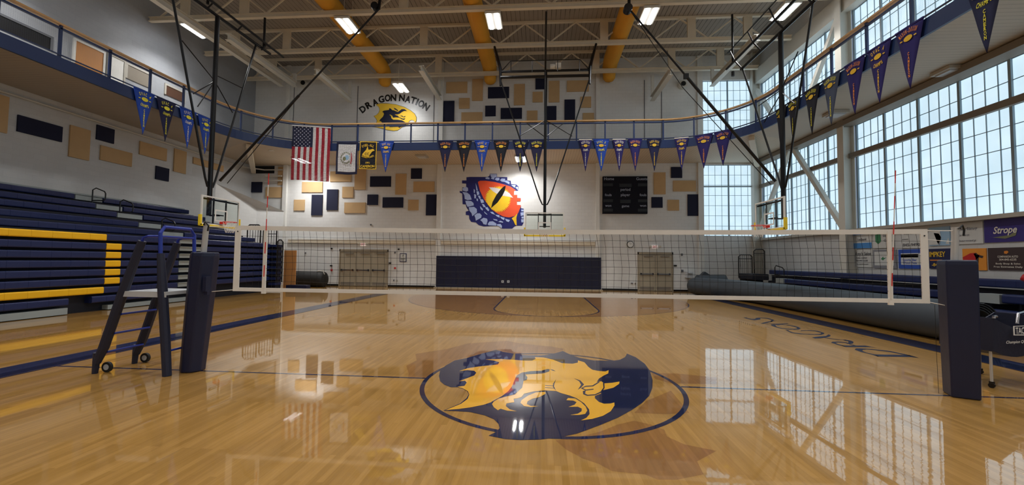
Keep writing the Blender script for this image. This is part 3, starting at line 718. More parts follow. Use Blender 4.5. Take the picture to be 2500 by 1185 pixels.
# conduit of the left wall and the back left alcove
m = MB(); m.tube([(XL+.1, YF, 7.25), (XL+.1, 17.4, 7.25), (XL+.9, 18.25, 7.25), (-16.5, 18.25, 7.25)], .04, 6); m.tube([(XL+1, 18.2, 6.55), (-16.5, 18.2, 6.55)], .05, 6); m.tube([(XL+1, 18.2, 6.85), (-16.5, 18.2, 6.85)], .05, 6)
tag(m.build('wall_conduit', 'steel_white'), 'white painted pipes under the walking track in the back left alcove', 'pipe')
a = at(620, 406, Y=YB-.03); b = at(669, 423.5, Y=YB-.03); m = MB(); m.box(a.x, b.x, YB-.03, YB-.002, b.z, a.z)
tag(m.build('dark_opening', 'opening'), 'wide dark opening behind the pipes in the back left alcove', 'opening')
# sloping white enclosure behind the left bleachers
m = MB(); S_, C1, C2 = at(527, 448, X=-16.9), at(627, 508, X=-16.9), at(698, 518, Y=YB-.02)
dn = lambda p: (p.x, p.y, 0.01)
BK = [(-18.55, S_.y, S_.z), (-18.55, YB-.02, S_.z*.95)]
m.add([S_, C1, C2, dn(S_), dn(C1), dn(C2), BK[0], (-18.55, S_.y, .01)], [(0, 3, 4, 1), (1, 4, 5, 2), (0, 1, 2)])
tag(m.build('sloping_enclosure', 'side'), 'white sloping stair enclosure in the back left corner behind the bleachers', 'enclosure')

# ------------------------------------------------------------------ emblem and lettering over the track
def wp(x, y, s, ox, oy, d): return at(ox+x/s, oy+y/s, Y=YB-d)
EM = (9.876, 860, 210)
o = thing('wall_emblem', 'gold and navy dragon head emblem on the wall above the walking track', 'emblem', (-9.2, YB, 9))
def shape(par, name, pts, m_, d, sc, th=None, ring=0):
    m = MB(); P = [wp(x, y, *sc, d) for x, y in pts]; m.poly(P, thick=(0, .008, 0)); return m.build(name, m_, par)
G1 = [(575, 455), (620, 435), (700, 422), (850, 425), (1050, 450), (1250, 510), (1400, 590), (1500, 670), (1545, 760), (1540, 850), (1505, 880), (1490, 840), (1430, 818), (1380, 840), (1350, 885), (1330, 950), (1200, 990), (1150, 1030), (1090, 1070), (1000, 1080), (850, 1060), (700, 1020), (560, 990), (430, 975), (520, 960), (585, 890), (600, 830), (580, 790), (520, 725), (580, 705), (640, 650), (665, 580), (650, 520), (610, 480)]
cxm = sum(p[0] for p in G1)/len(G1); cym = sum(p[1] for p in G1)/len(G1)
shape(o, 'outline', [(cxm+(x-cxm)*1.018, cym+(y-cym)*1.022) for x, y in G1], 'navy_panel', .012, EM)
shape(o, 'gold_field', G1, 'pad_yellow', .022, EM).data.materials[0] = K['gold_letter']
shape(o, 'dragon_head', [(720, 628), (760, 595), (830, 585), (885, 575), (895, 535), (935, 550), (960, 580), (1010, 590), (1050, 610), (1100, 625), (1150, 590), (1190, 560), (1260, 560), (1325, 608), (1250, 600), (1190, 630), (1140, 670), (1080, 685), (1020, 680), (1060, 710), (1100, 720), (1120, 745), (1170, 770), (1220, 790), (1280, 780), (1255, 815), (1200, 805), (1130, 760), (1050, 755), (985, 765), (965, 720), (920, 690), (890, 695), (930, 720), (945, 780), (990, 815), (1100, 815), (1200, 830), (1270, 870), (1310, 900), (1300, 960), (1170, 990), (1130, 1010), (1110, 985), (1050, 985), (900, 990), (880, 960), (720, 890), (690, 850), (650, 845), (680, 800), (740, 740), (765, 680), (750, 640)], 'navy_panel', .032, EM)
m = MB(); m.poly([wp(x, y, *EM, .034) for x, y in [(1000, 525), (1050, 545), (1115, 595), (1090, 605), (1060, 580), (1020, 565)]]); m.poly([wp(x, y, *EM, .034) for x, y in [(1150, 715), (1200, 715), (1240, 745), (1280, 720), (1280, 745), (1240, 755), (1190, 728)]])
m.build('horn_stroke', 'navy_panel', o)
o = thing('wall_lettering', 'black arched DRAGON NATION lettering above the dragon emblem', 'lettering', (-9.2, YB, 10))
m = MB()
for ch, x, y, a in [('D', 250, 555, 38), ('R', 392, 455, 30), ('A', 550, 392, 22), ('G', 700, 318, 14), ('O', 852, 285, 6), ('N', 993, 278, 0), ('N', 1198, 282, -4), ('A', 1345, 318, -12), ('T', 1475, 345, -18), ('I', 1568, 382, -22), ('O', 1665, 425, -28), ('N', 1785, 500, -34)]:
    c = wp(x, y, *EM, .012); an = math.radians(a); X = V(math.cos(an), 0, math.sin(an)); Y = V(-math.sin(an), 0, math.cos(an)); h = .42
    m.text(ch, c-Y*h*.5, X, Y, h, w=.12 if ch == 'I' else .37, bold=.04)
m.build('letter_row', 'black', o)

# ------------------------------------------------------------------ eye mural
EY = (6.97, 1100, 400)
o = thing('eye_mural', 'painted reptile eye mural bursting through brickwork on the back wall', 'mural', (-3, YB, 4))
shape(o, 'scaly_skin', [(195, 285), (270, 285), (270, 230), (330, 225), (620, 225), (660, 210), (670, 170), (790, 170), (790, 225), (965, 228), (965, 285), (1025, 290), (1030, 345), (1115, 350), (1160, 390), (1150, 460), (1080, 460), (1080, 530), (1135, 530), (1135, 580), (1195, 585), (1195, 635), (1130, 640), (1130, 700), (1195, 705), (1200, 760), (1245, 765), (1245, 1000), (1215, 1055), (1125, 1055), (1085, 1070), (1050, 1105), (880, 1105), (820, 1060), (560, 1068), (480, 1045), (430, 1000), (350, 990), (320, 940), (315, 880), (260, 870), (260, 815), (310, 800), (270, 740), (260, 695), (205, 690), (200, 510), (155, 490), (155, 465), (200, 470), (200, 405), (265, 400), (265, 340), (195, 335)], 'mural_navy', .010, EY)
OR = [(465, 310), (500, 290), (600, 290), (750, 310), (900, 350), (1020, 390), (1110, 450), (1080, 465), (1080, 530), (1135, 530), (1135, 585), (1195, 590), (1190, 640), (1130, 640), (1130, 700), (1195, 705), (1190, 740), (1150, 840), (1090, 890), (1000, 915), (900, 900), (800, 850), (700, 780), (620, 680), (560, 590), (500, 460)]
shape(o, 'orange_eyeball', OR, 'orange_paint', .020, EY)
def inside(x, y, P):
    r = False
    for (a, b), (c, d) in zip(P, P[1:]+P[:1]):
        if (b > y) != (d > y) and x < (c-a)*(y-b)/(d-b)+a: r = not r
    return r
ir = []
for i in range(96):
    a = 2*PI*i/96; R = 228 if i % 2 == 0 else 185+random.random()*20; k = 1
    while k > .2:
        x, y = 805+R*k*math.cos(a), 605+R*1.02*k*math.sin(a)
        if inside(x, y, OR): break
        k -= .02
    ir.append((x, y))
shape(o, 'yellow_iris', ir, 'iris_yellow', .030, EY)
shape(o, 'glint', [(650, 400), (740, 405), (850, 430), (930, 460), (1000, 500), (1065, 580), (980, 560), (880, 545), (800, 520), (720, 470)], 'flag_white', .036, EY)
shape(o, 'pupil', [(940, 370), (928, 450), (885, 540), (800, 660), (690, 755), (715, 650), (780, 530), (850, 440), (900, 390)], 'black', .042, EY)
shape(o, 'yellow_eye_corner', [(1040, 930), (1090, 895), (1140, 845), (1120, 920), (1125, 1050), (1100, 1040), (1070, 970)], 'iris_yellow', .030, EY)
m = MB()
for pl in [[(200, 420), (260, 390), (295, 410), (300, 460), (270, 475), (210, 460)], [(200, 480), (280, 490), (330, 530), (360, 610), (290, 620), (240, 600), (235, 540)], [(250, 630), (350, 635), (390, 670), (395, 710), (290, 735), (265, 690)], [(310, 740), (400, 735), (445, 770), (450, 830), (370, 895), (355, 840), (320, 800)], [(405, 880), (450, 845), (500, 845), (530, 880), (520, 920), (430, 970), (420, 920)], [(505, 960), (560, 920), (620, 935), (630, 970), (610, 1040), (560, 1030), (540, 990)], [(630, 1030), (660, 985), (720, 980), (780, 1020), (780, 1055), (650, 1050)], [(790, 1030), (850, 1025), (875, 1060), (870, 1100), (820, 1060), (790, 1055)],
 [(440, 470), (480, 470), (490, 520), (455, 540)], [(465, 545), (500, 545), (515, 590), (490, 600)], [(500, 600), (555, 610), (570, 660), (520, 670)], [(530, 680), (570, 690), (600, 740), (560, 740)], [(590, 745), (630, 740), (660, 790), (640, 810), (600, 770)], [(670, 820), (720, 820), (760, 870), (700, 850)], [(760, 870), (830, 875), (835, 920), (790, 900)], [(840, 900), (920, 920), (910, 960), (870, 940)], [(395, 430), (415, 450), (410, 500), (395, 490)], [(400, 515), (435, 530), (430, 590), (405, 590)], [(440, 590), (465, 600), (465, 640), (445, 630)], [(500, 720), (550, 770), (545, 800), (510, 770)], [(570, 810), (625, 860), (620, 870), (580, 840)], [(720, 940), (790, 950), (800, 975), (740, 960)], [(810, 990), (850, 970), (895, 990), (890, 1005)], [(925, 935), (1010, 960), (990, 995), (950, 980)],
 [(670, 175), (785, 175), (785, 225), (740, 240), (690, 230)], [(590, 240), (630, 225), (665, 240), (660, 265), (600, 260)], [(680, 250), (720, 230), (745, 245), (735, 270)], [(750, 265), (780, 235), (830, 240), (830, 280), (790, 290)], [(840, 280), (870, 250), (930, 255), (925, 310), (870, 305)], [(920, 310), (940, 280), (1005, 310), (1000, 350)], [(1030, 360), (1110, 360), (1090, 410)], [(1100, 400), (1150, 390), (1145, 450)], [(425, 330), (445, 380), (465, 460), (440, 455)], [(1200, 780), (1243, 780), (1243, 810), (1205, 812)], [(1190, 830), (1243, 825), (1243, 880), (1195, 890)], [(1205, 900), (1243, 900), (1243, 930), (1210, 935)], [(1200, 945), (1243, 945), (1243, 1000), (1205, 1000)]]:
    m.poly([wp(x, y, *EY, .026) for x, y in pl])
m.build('pale_scale', 'scale_blue', o)

# ------------------------------------------------------------------ scoreboard, doors and small fittings on the back wall
a = at(1472, 431, Y=18.2); b = at(1581, 522, Y=18.2)
o = thing('scoreboard', 'black electronic scoreboard marked Home and Guests on the back wall', 'scoreboard', ((a.x+b.x)/2, YB, b.z))
m = MB(); m.box(a.x, b.x, 18.2, YB-.002, b.z, a.z); m.build('cabinet', 'score', o)
m = MB(); X, Z = V(1, 0, 0), V(0, 0, 1)
for t, u, v, h in [('Home', 1487, 440, .17), ('Guests', 1567, 440, .17), ('period', 1527, 466, .16), ('player', 1527, 479, .16), ('fouls', 1485, 479, .15), ('fouls', 1570, 479, .15), ('won', 1485, 505, .15), ('game', 1527, 506, .15), ('won', 1570, 505, .15)]:
    m.text(t, at(u, v, Y=18.19), X, Z, h, bold=.015)
m.build('lettering', 'pale', o)
m = MB()
for u in (1485, 1569):
    for v in (450, 489, 512):
        c = at(u, v, Y=18.192); m.box(c.x-.27, c.x+.27, 18.185, 18.2, c.z-.12, c.z+.05)
c = at(1527, 492, Y=18.192); m.box(c.x-.3, c.x+.3, 18.185, 18.2, c.z-.1, c.z+.1); c = at(1527, 452, Y=18.19); m.box(c.x-.35, c.x+.35, 18.185, 18.2, c.z-.12, c.z+.08)
m.build('digit_window', 'black', o)
def door(i, x0, x1):
    m = MB(); m.box(x0+.01, x1-.01, YB-.05, YB-.004, .02, 2.12); o = m.build('door_%d' % i, 'door'); o['kind'] = 'structure'
    m = MB(); m.box(x0+.08, x1-.12, YB-.14, YB-.1, .96, 1.03); m.box(x0+.08, x0+.16, YB-.14, YB-.05, .93, 1.06); m.box(x1-.2, x1-.12, YB-.14, YB-.05, .93, 1.06); m.build('push_bar', 'chrome', o)
    m = MB(); m.box(x0+.08, x1-.08, YB-.06, YB-.05, .06, .26); m.build('kick_plate', 'girt', o)
    m = MB(); m.box(x0+.3, x1-.15, YB-.1, YB-.05, 2.0, 2.07); m.build('door_closer', 'girt', o)
def doorset(i, x0, x1, n, ti):
    w = (x1-x0-.12)/n
    for k in range(n): door(i+k, x0+.06+k*w, x0+.06+(k+1)*w)
    m = MB(); m.box(x0, x0+.06, YB-.08, YB-.003, 0, 2.28); m.box(x1-.06, x1, YB-.08, YB-.003, 0, 2.28); m.box(x0, x1, YB-.08, YB-.003, 2.13, 2.28)
    struct('trim_%d' % ti, m, 'door_frame')
doorset(1, -12.66, -9.55, 3, 14); doorset(4, 5.47, 7.5, 2, 15)
def exit_sign(u, v, lb):
    c = at(u, v, Y=18.3); o = thing('exit_sign', lb, 'exit sign', (c.x, YB, c.z), 'exit signs over the doors')
    m = MB(); m.box(c.x-.16, c.x+.16, 18.3, YB-.002, c.z-.1, c.z+.1); m.build('sign_box', 'exit_glow', o)
    m = MB(); m.text('EXIT', (c.x, 18.294, c.z-.055), V(1, 0, 0), V(0, 0, 1), .12, w=.24, bold=.02); m.build('lettering', 'red_letter', o)
    for s in (-1, 1):
        m = MB(); m.tube([(c.x+s*.27, 18.28, c.z+.03), (c.x+s*.27, 18.2, c.z+.0)], [.05, .07], 10); m.tube([(c.x+s*.16, 18.34, c.z+.03), (c.x+s*.27, 18.3, c.z+.03)], .012, 5); m.build('emergency_lamp', 'steel_white', o)
exit_sign(886, 597, 'exit sign with two lamp heads above the triple doors'); exit_sign(1599, 603, 'exit sign with two lamp heads above the double doors')
c = at(1539, 597, Y=18.34); o = thing('wall_clock', 'round wall clock left of the double doors', 'clock', (c.x, YB, c.z))
m = MB(); m.tube([(c.x, YB-.002, c.z), (c.x, 18.33, c.z)], .2, 24); m.build('case', 'black', o)
m = MB(); m.disc((c.x, 18.325, c.z), V(.17, 0, 0), V(0, 0, .17)); m.build('face', 'clock_face', o)
m = MB(); m.bar((c.x, 18.32, c.z), (c.x+.08, 18.32, c.z+.05), .006); m.bar((c.x, 18.318, c.z), (c.x-.05, 18.318, c.z+.12), .005); m.build('hand', 'black', o)
a = at(976, 619, Y=18.37); b = at(992, 640, Y=18.37)
o = thing('wall_plaque', 'small framed white notice with wheelchair symbol right of the triple doors', 'sign', (a.x, YB, b.z))
m = MB(); m.box(a.x, b.x, 18.37, YB-.002, b.z, a.z); m.build('frame', 'ad_navy', o)
m = MB(); m.box(a.x+.04, b.x-.04, 18.362, 18.37, b.z+.04, a.z-.04); m.build('face', 'ad_white', o)
m = MB(); cx = (a.x+b.x)/2; m.text('Spectator', (cx, 18.358, b.z+.18), V(1, 0, 0), V(0, 0, 1), .06, w=.28, bold=.02); m.text('Seating', (cx, 18.358, b.z+.1), V(1, 0, 0), V(0, 0, 1), .06, w=.22, bold=.02); m.tube([(cx+.035*math.cos(t), 18.358, b.z+.35+.035*math.sin(t)) for t in [i*PI/5 for i in range(8)]], .008, 4); m.box(cx-.01, cx+.01, 18.354, 18.36, b.z+.37, b.z+.45); m.build('lettering', 'black', o)
for nm, u, v, w_, h_, mt, lb, cat in [
 ('fire_alarm', 809, 660, .1, .12, 'red_paint', 'red fire alarm box left of the triple doors', 'fire alarm'), ('alarm_horn', 808, 649, .12, .08, 'black', 'dark alarm horn just above the red alarm box left of the triple doors', 'alarm'),
 ('fire_alarm', 964, 655, .09, .1, 'red_paint', 'red fire alarm box right of the triple doors', 'fire alarm'), ('card_reader', 952, 643, .13, .08, 'black', 'small black box at the right edge of the triple doors', 'switch'),
 ('thermostat', 964, 617, .07, .12, 'grey_text', 'grey box left of the framed notice', 'thermostat'), ('wall_box', 973, 609, .1, .08, 'black', 'small dark box above the framed notice', 'box'),
 ('wall_box', 809, 607, .1, .08, 'black', 'small dark box high left of the triple doors', 'box'), ('wall_switch', 697, 641, .08, .14, 'black', 'dark switch plate beside the leaning plywood board', 'switch'),
 ('electrical_outlet', 961, 685, .06, .09, 'grey_text', 'left of two outlets low beside the triple doors', 'outlet'), ('electrical_outlet', 969, 685, .06, .09, 'sill', 'right of two outlets low beside the triple doors', 'outlet'),
 ('wall_switch', 1649, 649, .16, .08, 'black', 'small black plate at the right edge of the double doors', 'switch'), ('wall_box', 1666, 662, .12, .14, 'grey_text', 'grey box right of the double doors', 'box'),
 ('thermostat', 1665, 622, .1, .13, 'grey_text', 'grey box high right of the double doors', 'thermostat'), ('electrical_outlet', 1543, 692, .12, .05, 'grey_text', 'flat outlet left of the double doors near the floor', 'outlet'),
 ('electrical_outlet', 1551, 693, .05, .09, 'girt', 'upright outlet left of the double doors near the floor', 'outlet'), ('wall_sensor', 745, 618, .07, .08, 'grey_text', 'small sensor on the wall above the black rolled mat', 'sensor'),
 ('wall_box', 905, 549, .07, .09, 'grey_text', 'small fixture on the wall above the triple doors', 'box'), ('speaker_box', 1594, 586, .12, .14, 'white', 'white box above the exit sign of the double doors', 'speaker')]:
    c = at(u, v, Y=18.35); m = MB(); m.box(c.x-w_/2, c.x+w_/2, 18.34, YB-.002, c.z-h_/2, c.z+h_/2); m.box(c.x-w_/3, c.x+w_/3, 18.33, 18.34, c.z-h_/4, c.z+h_/4)
    tag(m.build(nm, mt, origin=(c.x, YB, c.z)), lb, cat)
c = at(1683, 668, Y=18.2); m = MB(); m.box(c.x-.18, c.x+.18, 18.1, YB-.002, c.z-.25, c.z+.1); m.box(c.x-.12, c.x+.12, 18.0, 18.1, c.z, c.z+.05)
tag(m.build('drinking_fountain', 'platform'), 'pale drinking fountain on the wall right of the double doors', 'fountain')
# stage pad
a = at(1065, 626, Y=18.2); b = at(1468, 628, Y=18.2)
o = thing('wall_pad', 'long navy safety pad on the back wall under the far basket', 'pad', ((a.x+b.x)/2, YB, 0))
n = 8; w_ = (b.x-a.x)/n
for k in range(n):
    m = MB(); m.box(a.x+k*w_+.004, a.x+(k+1)*w_-.004, 18.22, YB-.004, .06, 1.93); m.build('pad_section', 'pad_wall', o)
for u in (1227, 1241):
    c = at(u, 688, Y=18.2); m = MB(); m.box(c.x-.07, c.x+.07, 18.2, 18.22, c.z-.07, c.z+.07); m.box(c.x-.025, c.x+.025, 18.196, 18.2, c.z-.03, c.z+.04, 1); m.build('outlet_plate', ['platform', 'grey_text'], o)
m = MB(); m.box(-6.6, 3.4, 18.0, 18.22, 0, .05); struct('baseboard_stage', m, 'door_frame')
# round roll and speaker fixtures
for u, v, lb in ((742, 204, 'round white ventilator high on the back wall left of the emblem'), (1667, 206, 'round white ventilator high on the back wall by the corner window')):
    c = at(u, v, Y=18.2); m = MB(); m.tube([(c.x, YB-.002, c.z), (c.x, 18.1, c.z)], [.25, .22], 20); m.tube([(c.x, 18.1, c.z), (c.x, 18.06, c.z)], .14, 16, mi=1); tag(m.build('round_ventilator', ['steel_white', 'black'], smooth=False), lb, 'ventilator')
c = at(660, 361, Y=14.8); m = MB(); m.box(c.x-.13, c.x+.13, c.y, c.y+.15, c.z-.14, c.z+.14); tag(m.build('track_speaker', 'white'), 'small white box on the track fascia left of the striped flag', 'speaker')
# soffit lights
SOFL = bpy.data.lights.new('soffit_tube_light', 'AREA'); SOFL.shape = 'RECTANGLE'; SOFL.size = .15; SOFL.size_y = 1.1; SOFL.energy = 72; SOFL.spread = math.radians(150); SOFL.color = (1, .98, .95)
for X_0, lb in ((at(742, 390, Y=17.0).x, 'lit twin tube light under the track, seen glowing through the striped flag'), (at(1272, 387, Y=17.0).x, 'lit twin tube light under the track, glowing through the pennant left of the basket mast')):
    o = thing('soffit_lamp', lb, 'lamp', (X_0, 16.8, 7.42), 'lit lamps under the walking track', local=True)
    m = MB(); m.box(-.32, .32, -.6, .6, .03, .13); m.build('lamp_housing', 'steel_white', o)
    for s in (-1, 1):
        m = MB(); m.box(s*.17-.07, s*.17+.07, -.56, .56, 0, .03); m.build('tube', 'tube', o)
        lo = bpy.data.objects.new('soffit_tube_light', SOFL); COL.objects.link(lo); lo.parent = o; lo.location = (s*.17, 0, -.012)
for u, v, z, lb in ((1030, 381, 7.52, 'unlit square light under the track above the pennants'), (2320, 172, 7.5, 'unlit light under the track near the window wall'), (2040, 277, 7.5, 'unlit light under the track above the far window bay')):
    c = at(u, v, Z=z); m = MB(); m.box(c.x-.3, c.x+.3, c.y-.3, c.y+.3, z-.06, z+.04); m.box(c.x-.22, c.x+.22, c.y-.22, c.y+.22, z-.1, z-.06, 1); tag(m.build('soffit_light', ['sill', 'platform']), lb, 'light')

# ------------------------------------------------------------------ suspended baskets
def basket(o, T, board_x=.915, net_=True):
    """board + rim in local axes: x across, -y towards the court, z up; T maps local to world"""
    def mk(name, fn, mt, par=o, smooth=False):
        m = MB(); fn(m); m.v = [T @ v for v in m.v]; return m.build(name, mt, par, smooth=smooth)
    def fr(m):
        for x0, x1, z0, z1 in ((-.915, .915, 3.92, 3.97), (-.915, .915, 2.9, 2.95), (-.915, -.865, 2.95, 3.92), (.865, .915, 2.95, 3.92)): m.box(x0, x1, -.02, .03, z0, z1)
    f = mk('backboard_frame', fr, 'white')
    m = MB(); m.quad((-.865, 0, 2.95), (.865, 0, 2.95), (.865, 0, 3.92), (-.865, 0, 3.92)); m.v = [T @ v for v in m.v]; g = m.build('glass_pane', 'glass', f)
    g['_o'] = o['_o']
    def sq(m):
        for x0, x1, z0, z1 in ((-.3, .3, 3.46, 3.51), (-.3, .3, 3.06, 3.11), (-.3, -.25, 3.11, 3.46), (.25, .3, 3.11, 3.46)): m.box(x0, x1, -.014, -.006, z0, z1)
    mk('target_square', sq, 'white')
    def pad(m):
        m.box(-.96, .96, -.04, .05, 2.84, 2.91); m.box(-.97, -.9, -.04, .05, 2.86, 3.25); m.box(.9, .97, -.04, .05, 2.86, 3.25)
    mk('edge_padding', pad, 'pad_yellow')
    mk('rim', lambda m: (m.tube([(.23*math.cos(a), -.38+.23*math.sin(a), 3.05) for a in [2*PI*i/24 for i in range(24)]], .012, 6, close=True), m.box(-.09, .09, -.17, -.03, 2.97, 3.06)), 'rim_red')
    def nt(m):
        for i in range(12):
            for s in (-1, 1):
                pts = []
                for k in range(5):
                    a = 2*PI*(i+s*k*.5)/12; r = .225-.022*k-(0.01 if k == 4 else 0); pts.append((r*math.cos(a), -.38+r*math.sin(a), 3.04-.1*k))
                m.tube(pts, .004, 4)
    mk('basket_net', nt, 'net_white')
    def br(m):
        for s in (-1, 1): m.bar((s*.3, .06, 2.95), (s*.3, .06, 3.95), .02); m.bar((s*.3, .08, 3.9), (0, .3, 3.9), .02)
        m.bar((-.85, .05, 3.86), (.85, .05, 3.86), .025, .03); m.bar((-.26, .12, 3.32), (.26, .12, 3.32), .02); m.bar((0, .05, 3.3), (0, .45, 3.3), .025)
    mk('board_bracket', br, 'black_metal')
def rot(cx, cy, ang): return Matrix.Translation((cx, cy, 0)) @ Matrix.Rotation(ang, 4, 'Z')
# far basket
o = thing('basketball_hoop', 'far basketball hoop hung on a black mast in front of the back wall', 'basketball hoop', (0, 13.5, 2.9), 'ceiling hung basketball hoops')
T = rot(-.03, 13.1, 0); basket(o, T)
m = MB(); m.tube([(-.03, 13.6, 3.3), (-.03, 13.6, 11.0)], [.075, .075], 10); m.build('mast', 'black_metal', o)
m = MB(); m.tube([(-.05, 13.6, 11.0), (-.05, 11.4, 12.6)], .045, 8); m.build('upper_brace', 'black_metal', o)
bl = at(1222, 190, Y=13.6); brr = at(1440, 186, Y=13.6)
for a, s in ((bl, -1), (brr, 1)):
    tp = at(1207 if s < 0 else 1456, 106, Y=14.2)
    m = MB(); m.tube([(a.x, 13.6, 10.3), (a.x+s*.02, 13.7, 11.2), (tp.x, 14.3, 12.66)], [.05, .08, .06], 8); m.build('side_hanger', 'black_metal', o)
    m = MB(); m.tube([(a.x, 13.6, 10.6), (-.03+s*.25, 13.6, 4.7), (-.03+s*.12, 13.6, 4.42), (-.03, 13.6, 4.4)], .032, 8); m.build('mast_brace', 'black_metal', o)
    m = MB(); m.tube([(-.03, 13.6, 8.55), (-.03+s*1.3, 13.6, 7.75)], .02, 6); m.tube([(-.03, 13.6, 7.0+.7), (-.03+s*.9, 13.6, 8.6-.2)], .02, 6); m.build('cross_strut', 'black_metal', o)
m = MB(); za, zb = 10.72, 11.05
m.tube([(bl.x, 13.6, za), (brr.x, 13.6, za)], .07, 8); m.tube([(bl.x, 13.7, zb), (brr.x, 13.7, zb)], .06, 8)
m.tube([(bl.x, 13.7, zb), (bl.x+.5, 13.4, zb+.38), (brr.x-.5, 13.4, zb+.38), (brr.x, 13.7, zb)], .022, 6); m.tube([(bl.x, 13.7, zb), (bl.x+.5, 13.4, zb-.18), (brr.x-.5, 13.4, zb-.18), (brr.x, 13.7, zb)], .018, 6)
for t in (.12, .36, .64, .88): x = bl.x+(brr.x-bl.x)*t; m.tube([(x, 13.4, zb-.18), (x, 13.4, zb+.38)], .02, 6)
m.build('ceiling_frame', 'black_metal', o)
m = MB(); m.tube([(.18, 13.5, 11.15), (.42, 13.5, 11.15)], .12, 12); m.box(.45, .7, 13.4, 13.6, 11.05, 11.3); m.build('winch', 'steel_white', o)
# left basket (faces across the hall)
def side_basket(o, xb, yc, s, top):
    """s=+1 faces +X (left rig), s=-1 faces -X"""
    T = rot(xb, yc, PI/2 if s > 0 else -PI/2); basket(o, T); xm = xb-s*.5
    m = MB(); m.tube([(xm, yc, 3.3), (xm, yc, top)], .085, 10); m.build('mast', 'black_metal', o)
    return xm
o = thing('basketball_hoop', 'left basketball hoop on a black mast in front of the tall bleachers', 'basketball hoop', (-12.9, 8.85, 2.9), 'ceiling hung basketball hoops')
xm = side_basket(o, -12.5, 8.82, 1, 11.2); yc = 8.82
m = MB(); m.tube([(xm, 6.4, 11.15), (xm, 11.9, 11.3)], .06, 8); m.tube([(xm+.25, 6.0, 11.4), (xm+.25, 12.5, 11.45)], .05, 8)
for yy in (6.9, 8.3, 9.8, 11.3): m.tube([(xm, yy, 11.17), (xm+.25, yy, 11.42)], .03, 6)
for yy in (6.2, 8.2, 11.3): m.tube([(xm+.12, yy, 11.3), (xm+.12, yy, 12.68)], .05, 8)
m.build('ceiling_frame', 'black_metal', o)
for y1 in (6.75, 10.95):
    sg = 1 if y1 > yc else -1
    m = MB(); m.tube([(xm, y1, 11.2), (xm, yc+sg*.25, 4.75), (xm, yc+sg*.12, 4.42), (xm, yc, 4.4)], .04, 8); m.build('mast_brace', 'black_metal', o)
    m = MB(); ym = yc+(y1-yc)*.62; m.tube([(xm, yc, 8.9 if sg < 0 else 8.85), (xm, yc+(y1-yc)*.68, 8.95)], .02, 6) if sg > 0 else m.tube([(xm, yc+(y1-yc)*.72, 9.4), (xm, yc, 8.6), (xm, yc+(y1-yc)*.35, 7.3)], .02, 6); m.tube([(xm, yc, 8.6), (xm, yc+(y1-yc)*.45, 7.7)], .02, 6); m.build('cross_strut', 'black_metal', o)
d1 = at(537, 442, Y=yc); d2 = at(925, 22, Y=yc)
m = MB(); mid = d1.lerp(d2, .5); m.tube([d1, mid], .05, 8); m.tube([mid, d2], .035, 8); m.tube([d1+V(.3, 0, -.1), d1.lerp(d2, .55)], .015, 5); m.build('folding_brace', 'black_metal', o)
m = MB(); m.tube([d2, (d2.x+.1, yc, 12.68)], .06, 8); m.tube([(d2.x-.15, yc-.1, d2.z+.1), (d2.x-.15, yc+.1, d2.z+.1)], .14, 14); m.build('hinge_mount', 'black_metal', o)
# right basket
o = thing('basketball_hoop', 'right basketball hoop on a black mast in front of the window wall', 'basketball hoop', (8.6, 9.2, 2.9), 'ceiling hung basketball hoops')
xm = side_basket(o, 7.95, 9.2, -1, 10.1); yc = 9.2
m = MB(); m.tube([(xm, 7.3, 10.1), (xm, 12.1, 10.15)], .06, 8); m.tube([(xm-.3, 6.6, 10.45), (xm-.3, 12.8, 10.5)], .05, 8)
m.tube([(xm-.5, 7.2, 10.9), (xm-.5, 12.2, 10.95)], .025, 6)
for yy in (7.5, 9, 10.5, 12): m.tube([(xm-.3, yy, 10.47), (xm-.5, yy, 10.92)], .025, 6); m.tube([(xm, yy, 10.12), (xm-.3, yy, 10.47)], .03, 6)
m.build('ceiling_frame', 'black_metal', o)
m = MB()
for yy in (7.3, 12.2): m.tube([(xm-.3, yy, 10.5), (xm-.3, yy, 12.68)], .045, 8)
m.tube([(xm-.3, 12.2, 10.1), (xm-.3, 12.2, 9.9)], .07, 8); m.build('frame_hanger', 'black_metal', o)
for y1, zt in ((7.45, 10.1), (12.0, 10.15)):
    sg = 1 if y1 > yc else -1
    m = MB(); m.tube([(xm, y1, zt), (xm, yc+sg*.25, 4.75), (xm, yc+sg*.12, 4.42), (xm, yc, 4.4)], .035, 8); m.build('mast_brace', 'black_metal', o)
    m = MB(); m.tube([(xm, yc, 8.0), (xm, yc+(y1-yc)*.55, 8.0 if sg > 0 else 8.9)], .02, 6); m.tube([(xm, yc, 7.9), (xm, yc+(y1-yc)*.42, 7.2)], .02, 6); m.build('cross_strut', 'black_metal', o)
d1 = at(1893, 443, Y=yc); d2 = at(1536, 22, Y=yc)
m = MB(); mid = d1.lerp(d2, .6); m.tube([d1, mid], .055, 8); m.tube([mid, d2], .035, 8); m.box(mid.x-.08, mid.x+.08, yc-.06, yc+.06, mid.z-.1, mid.z+.08); m.build('folding_brace', 'black_metal', o)
m = MB(); m.tube([d1+V(-.1, .1, -.1), (at(1667, 214, Y=yc).x, yc, at(1667, 214, Y=yc).z), d2], .014, 5); m.build('winch_cable', 'cord', o)
m = MB(); m.tube([d2, (d2.x, yc, 12.68)], .06, 8); m.tube([(d2.x-.05, yc-.12, d2.z), (d2.x-.05, yc+.12, d2.z)], .16, 14); m.build('hinge_mount', 'black_metal', o)

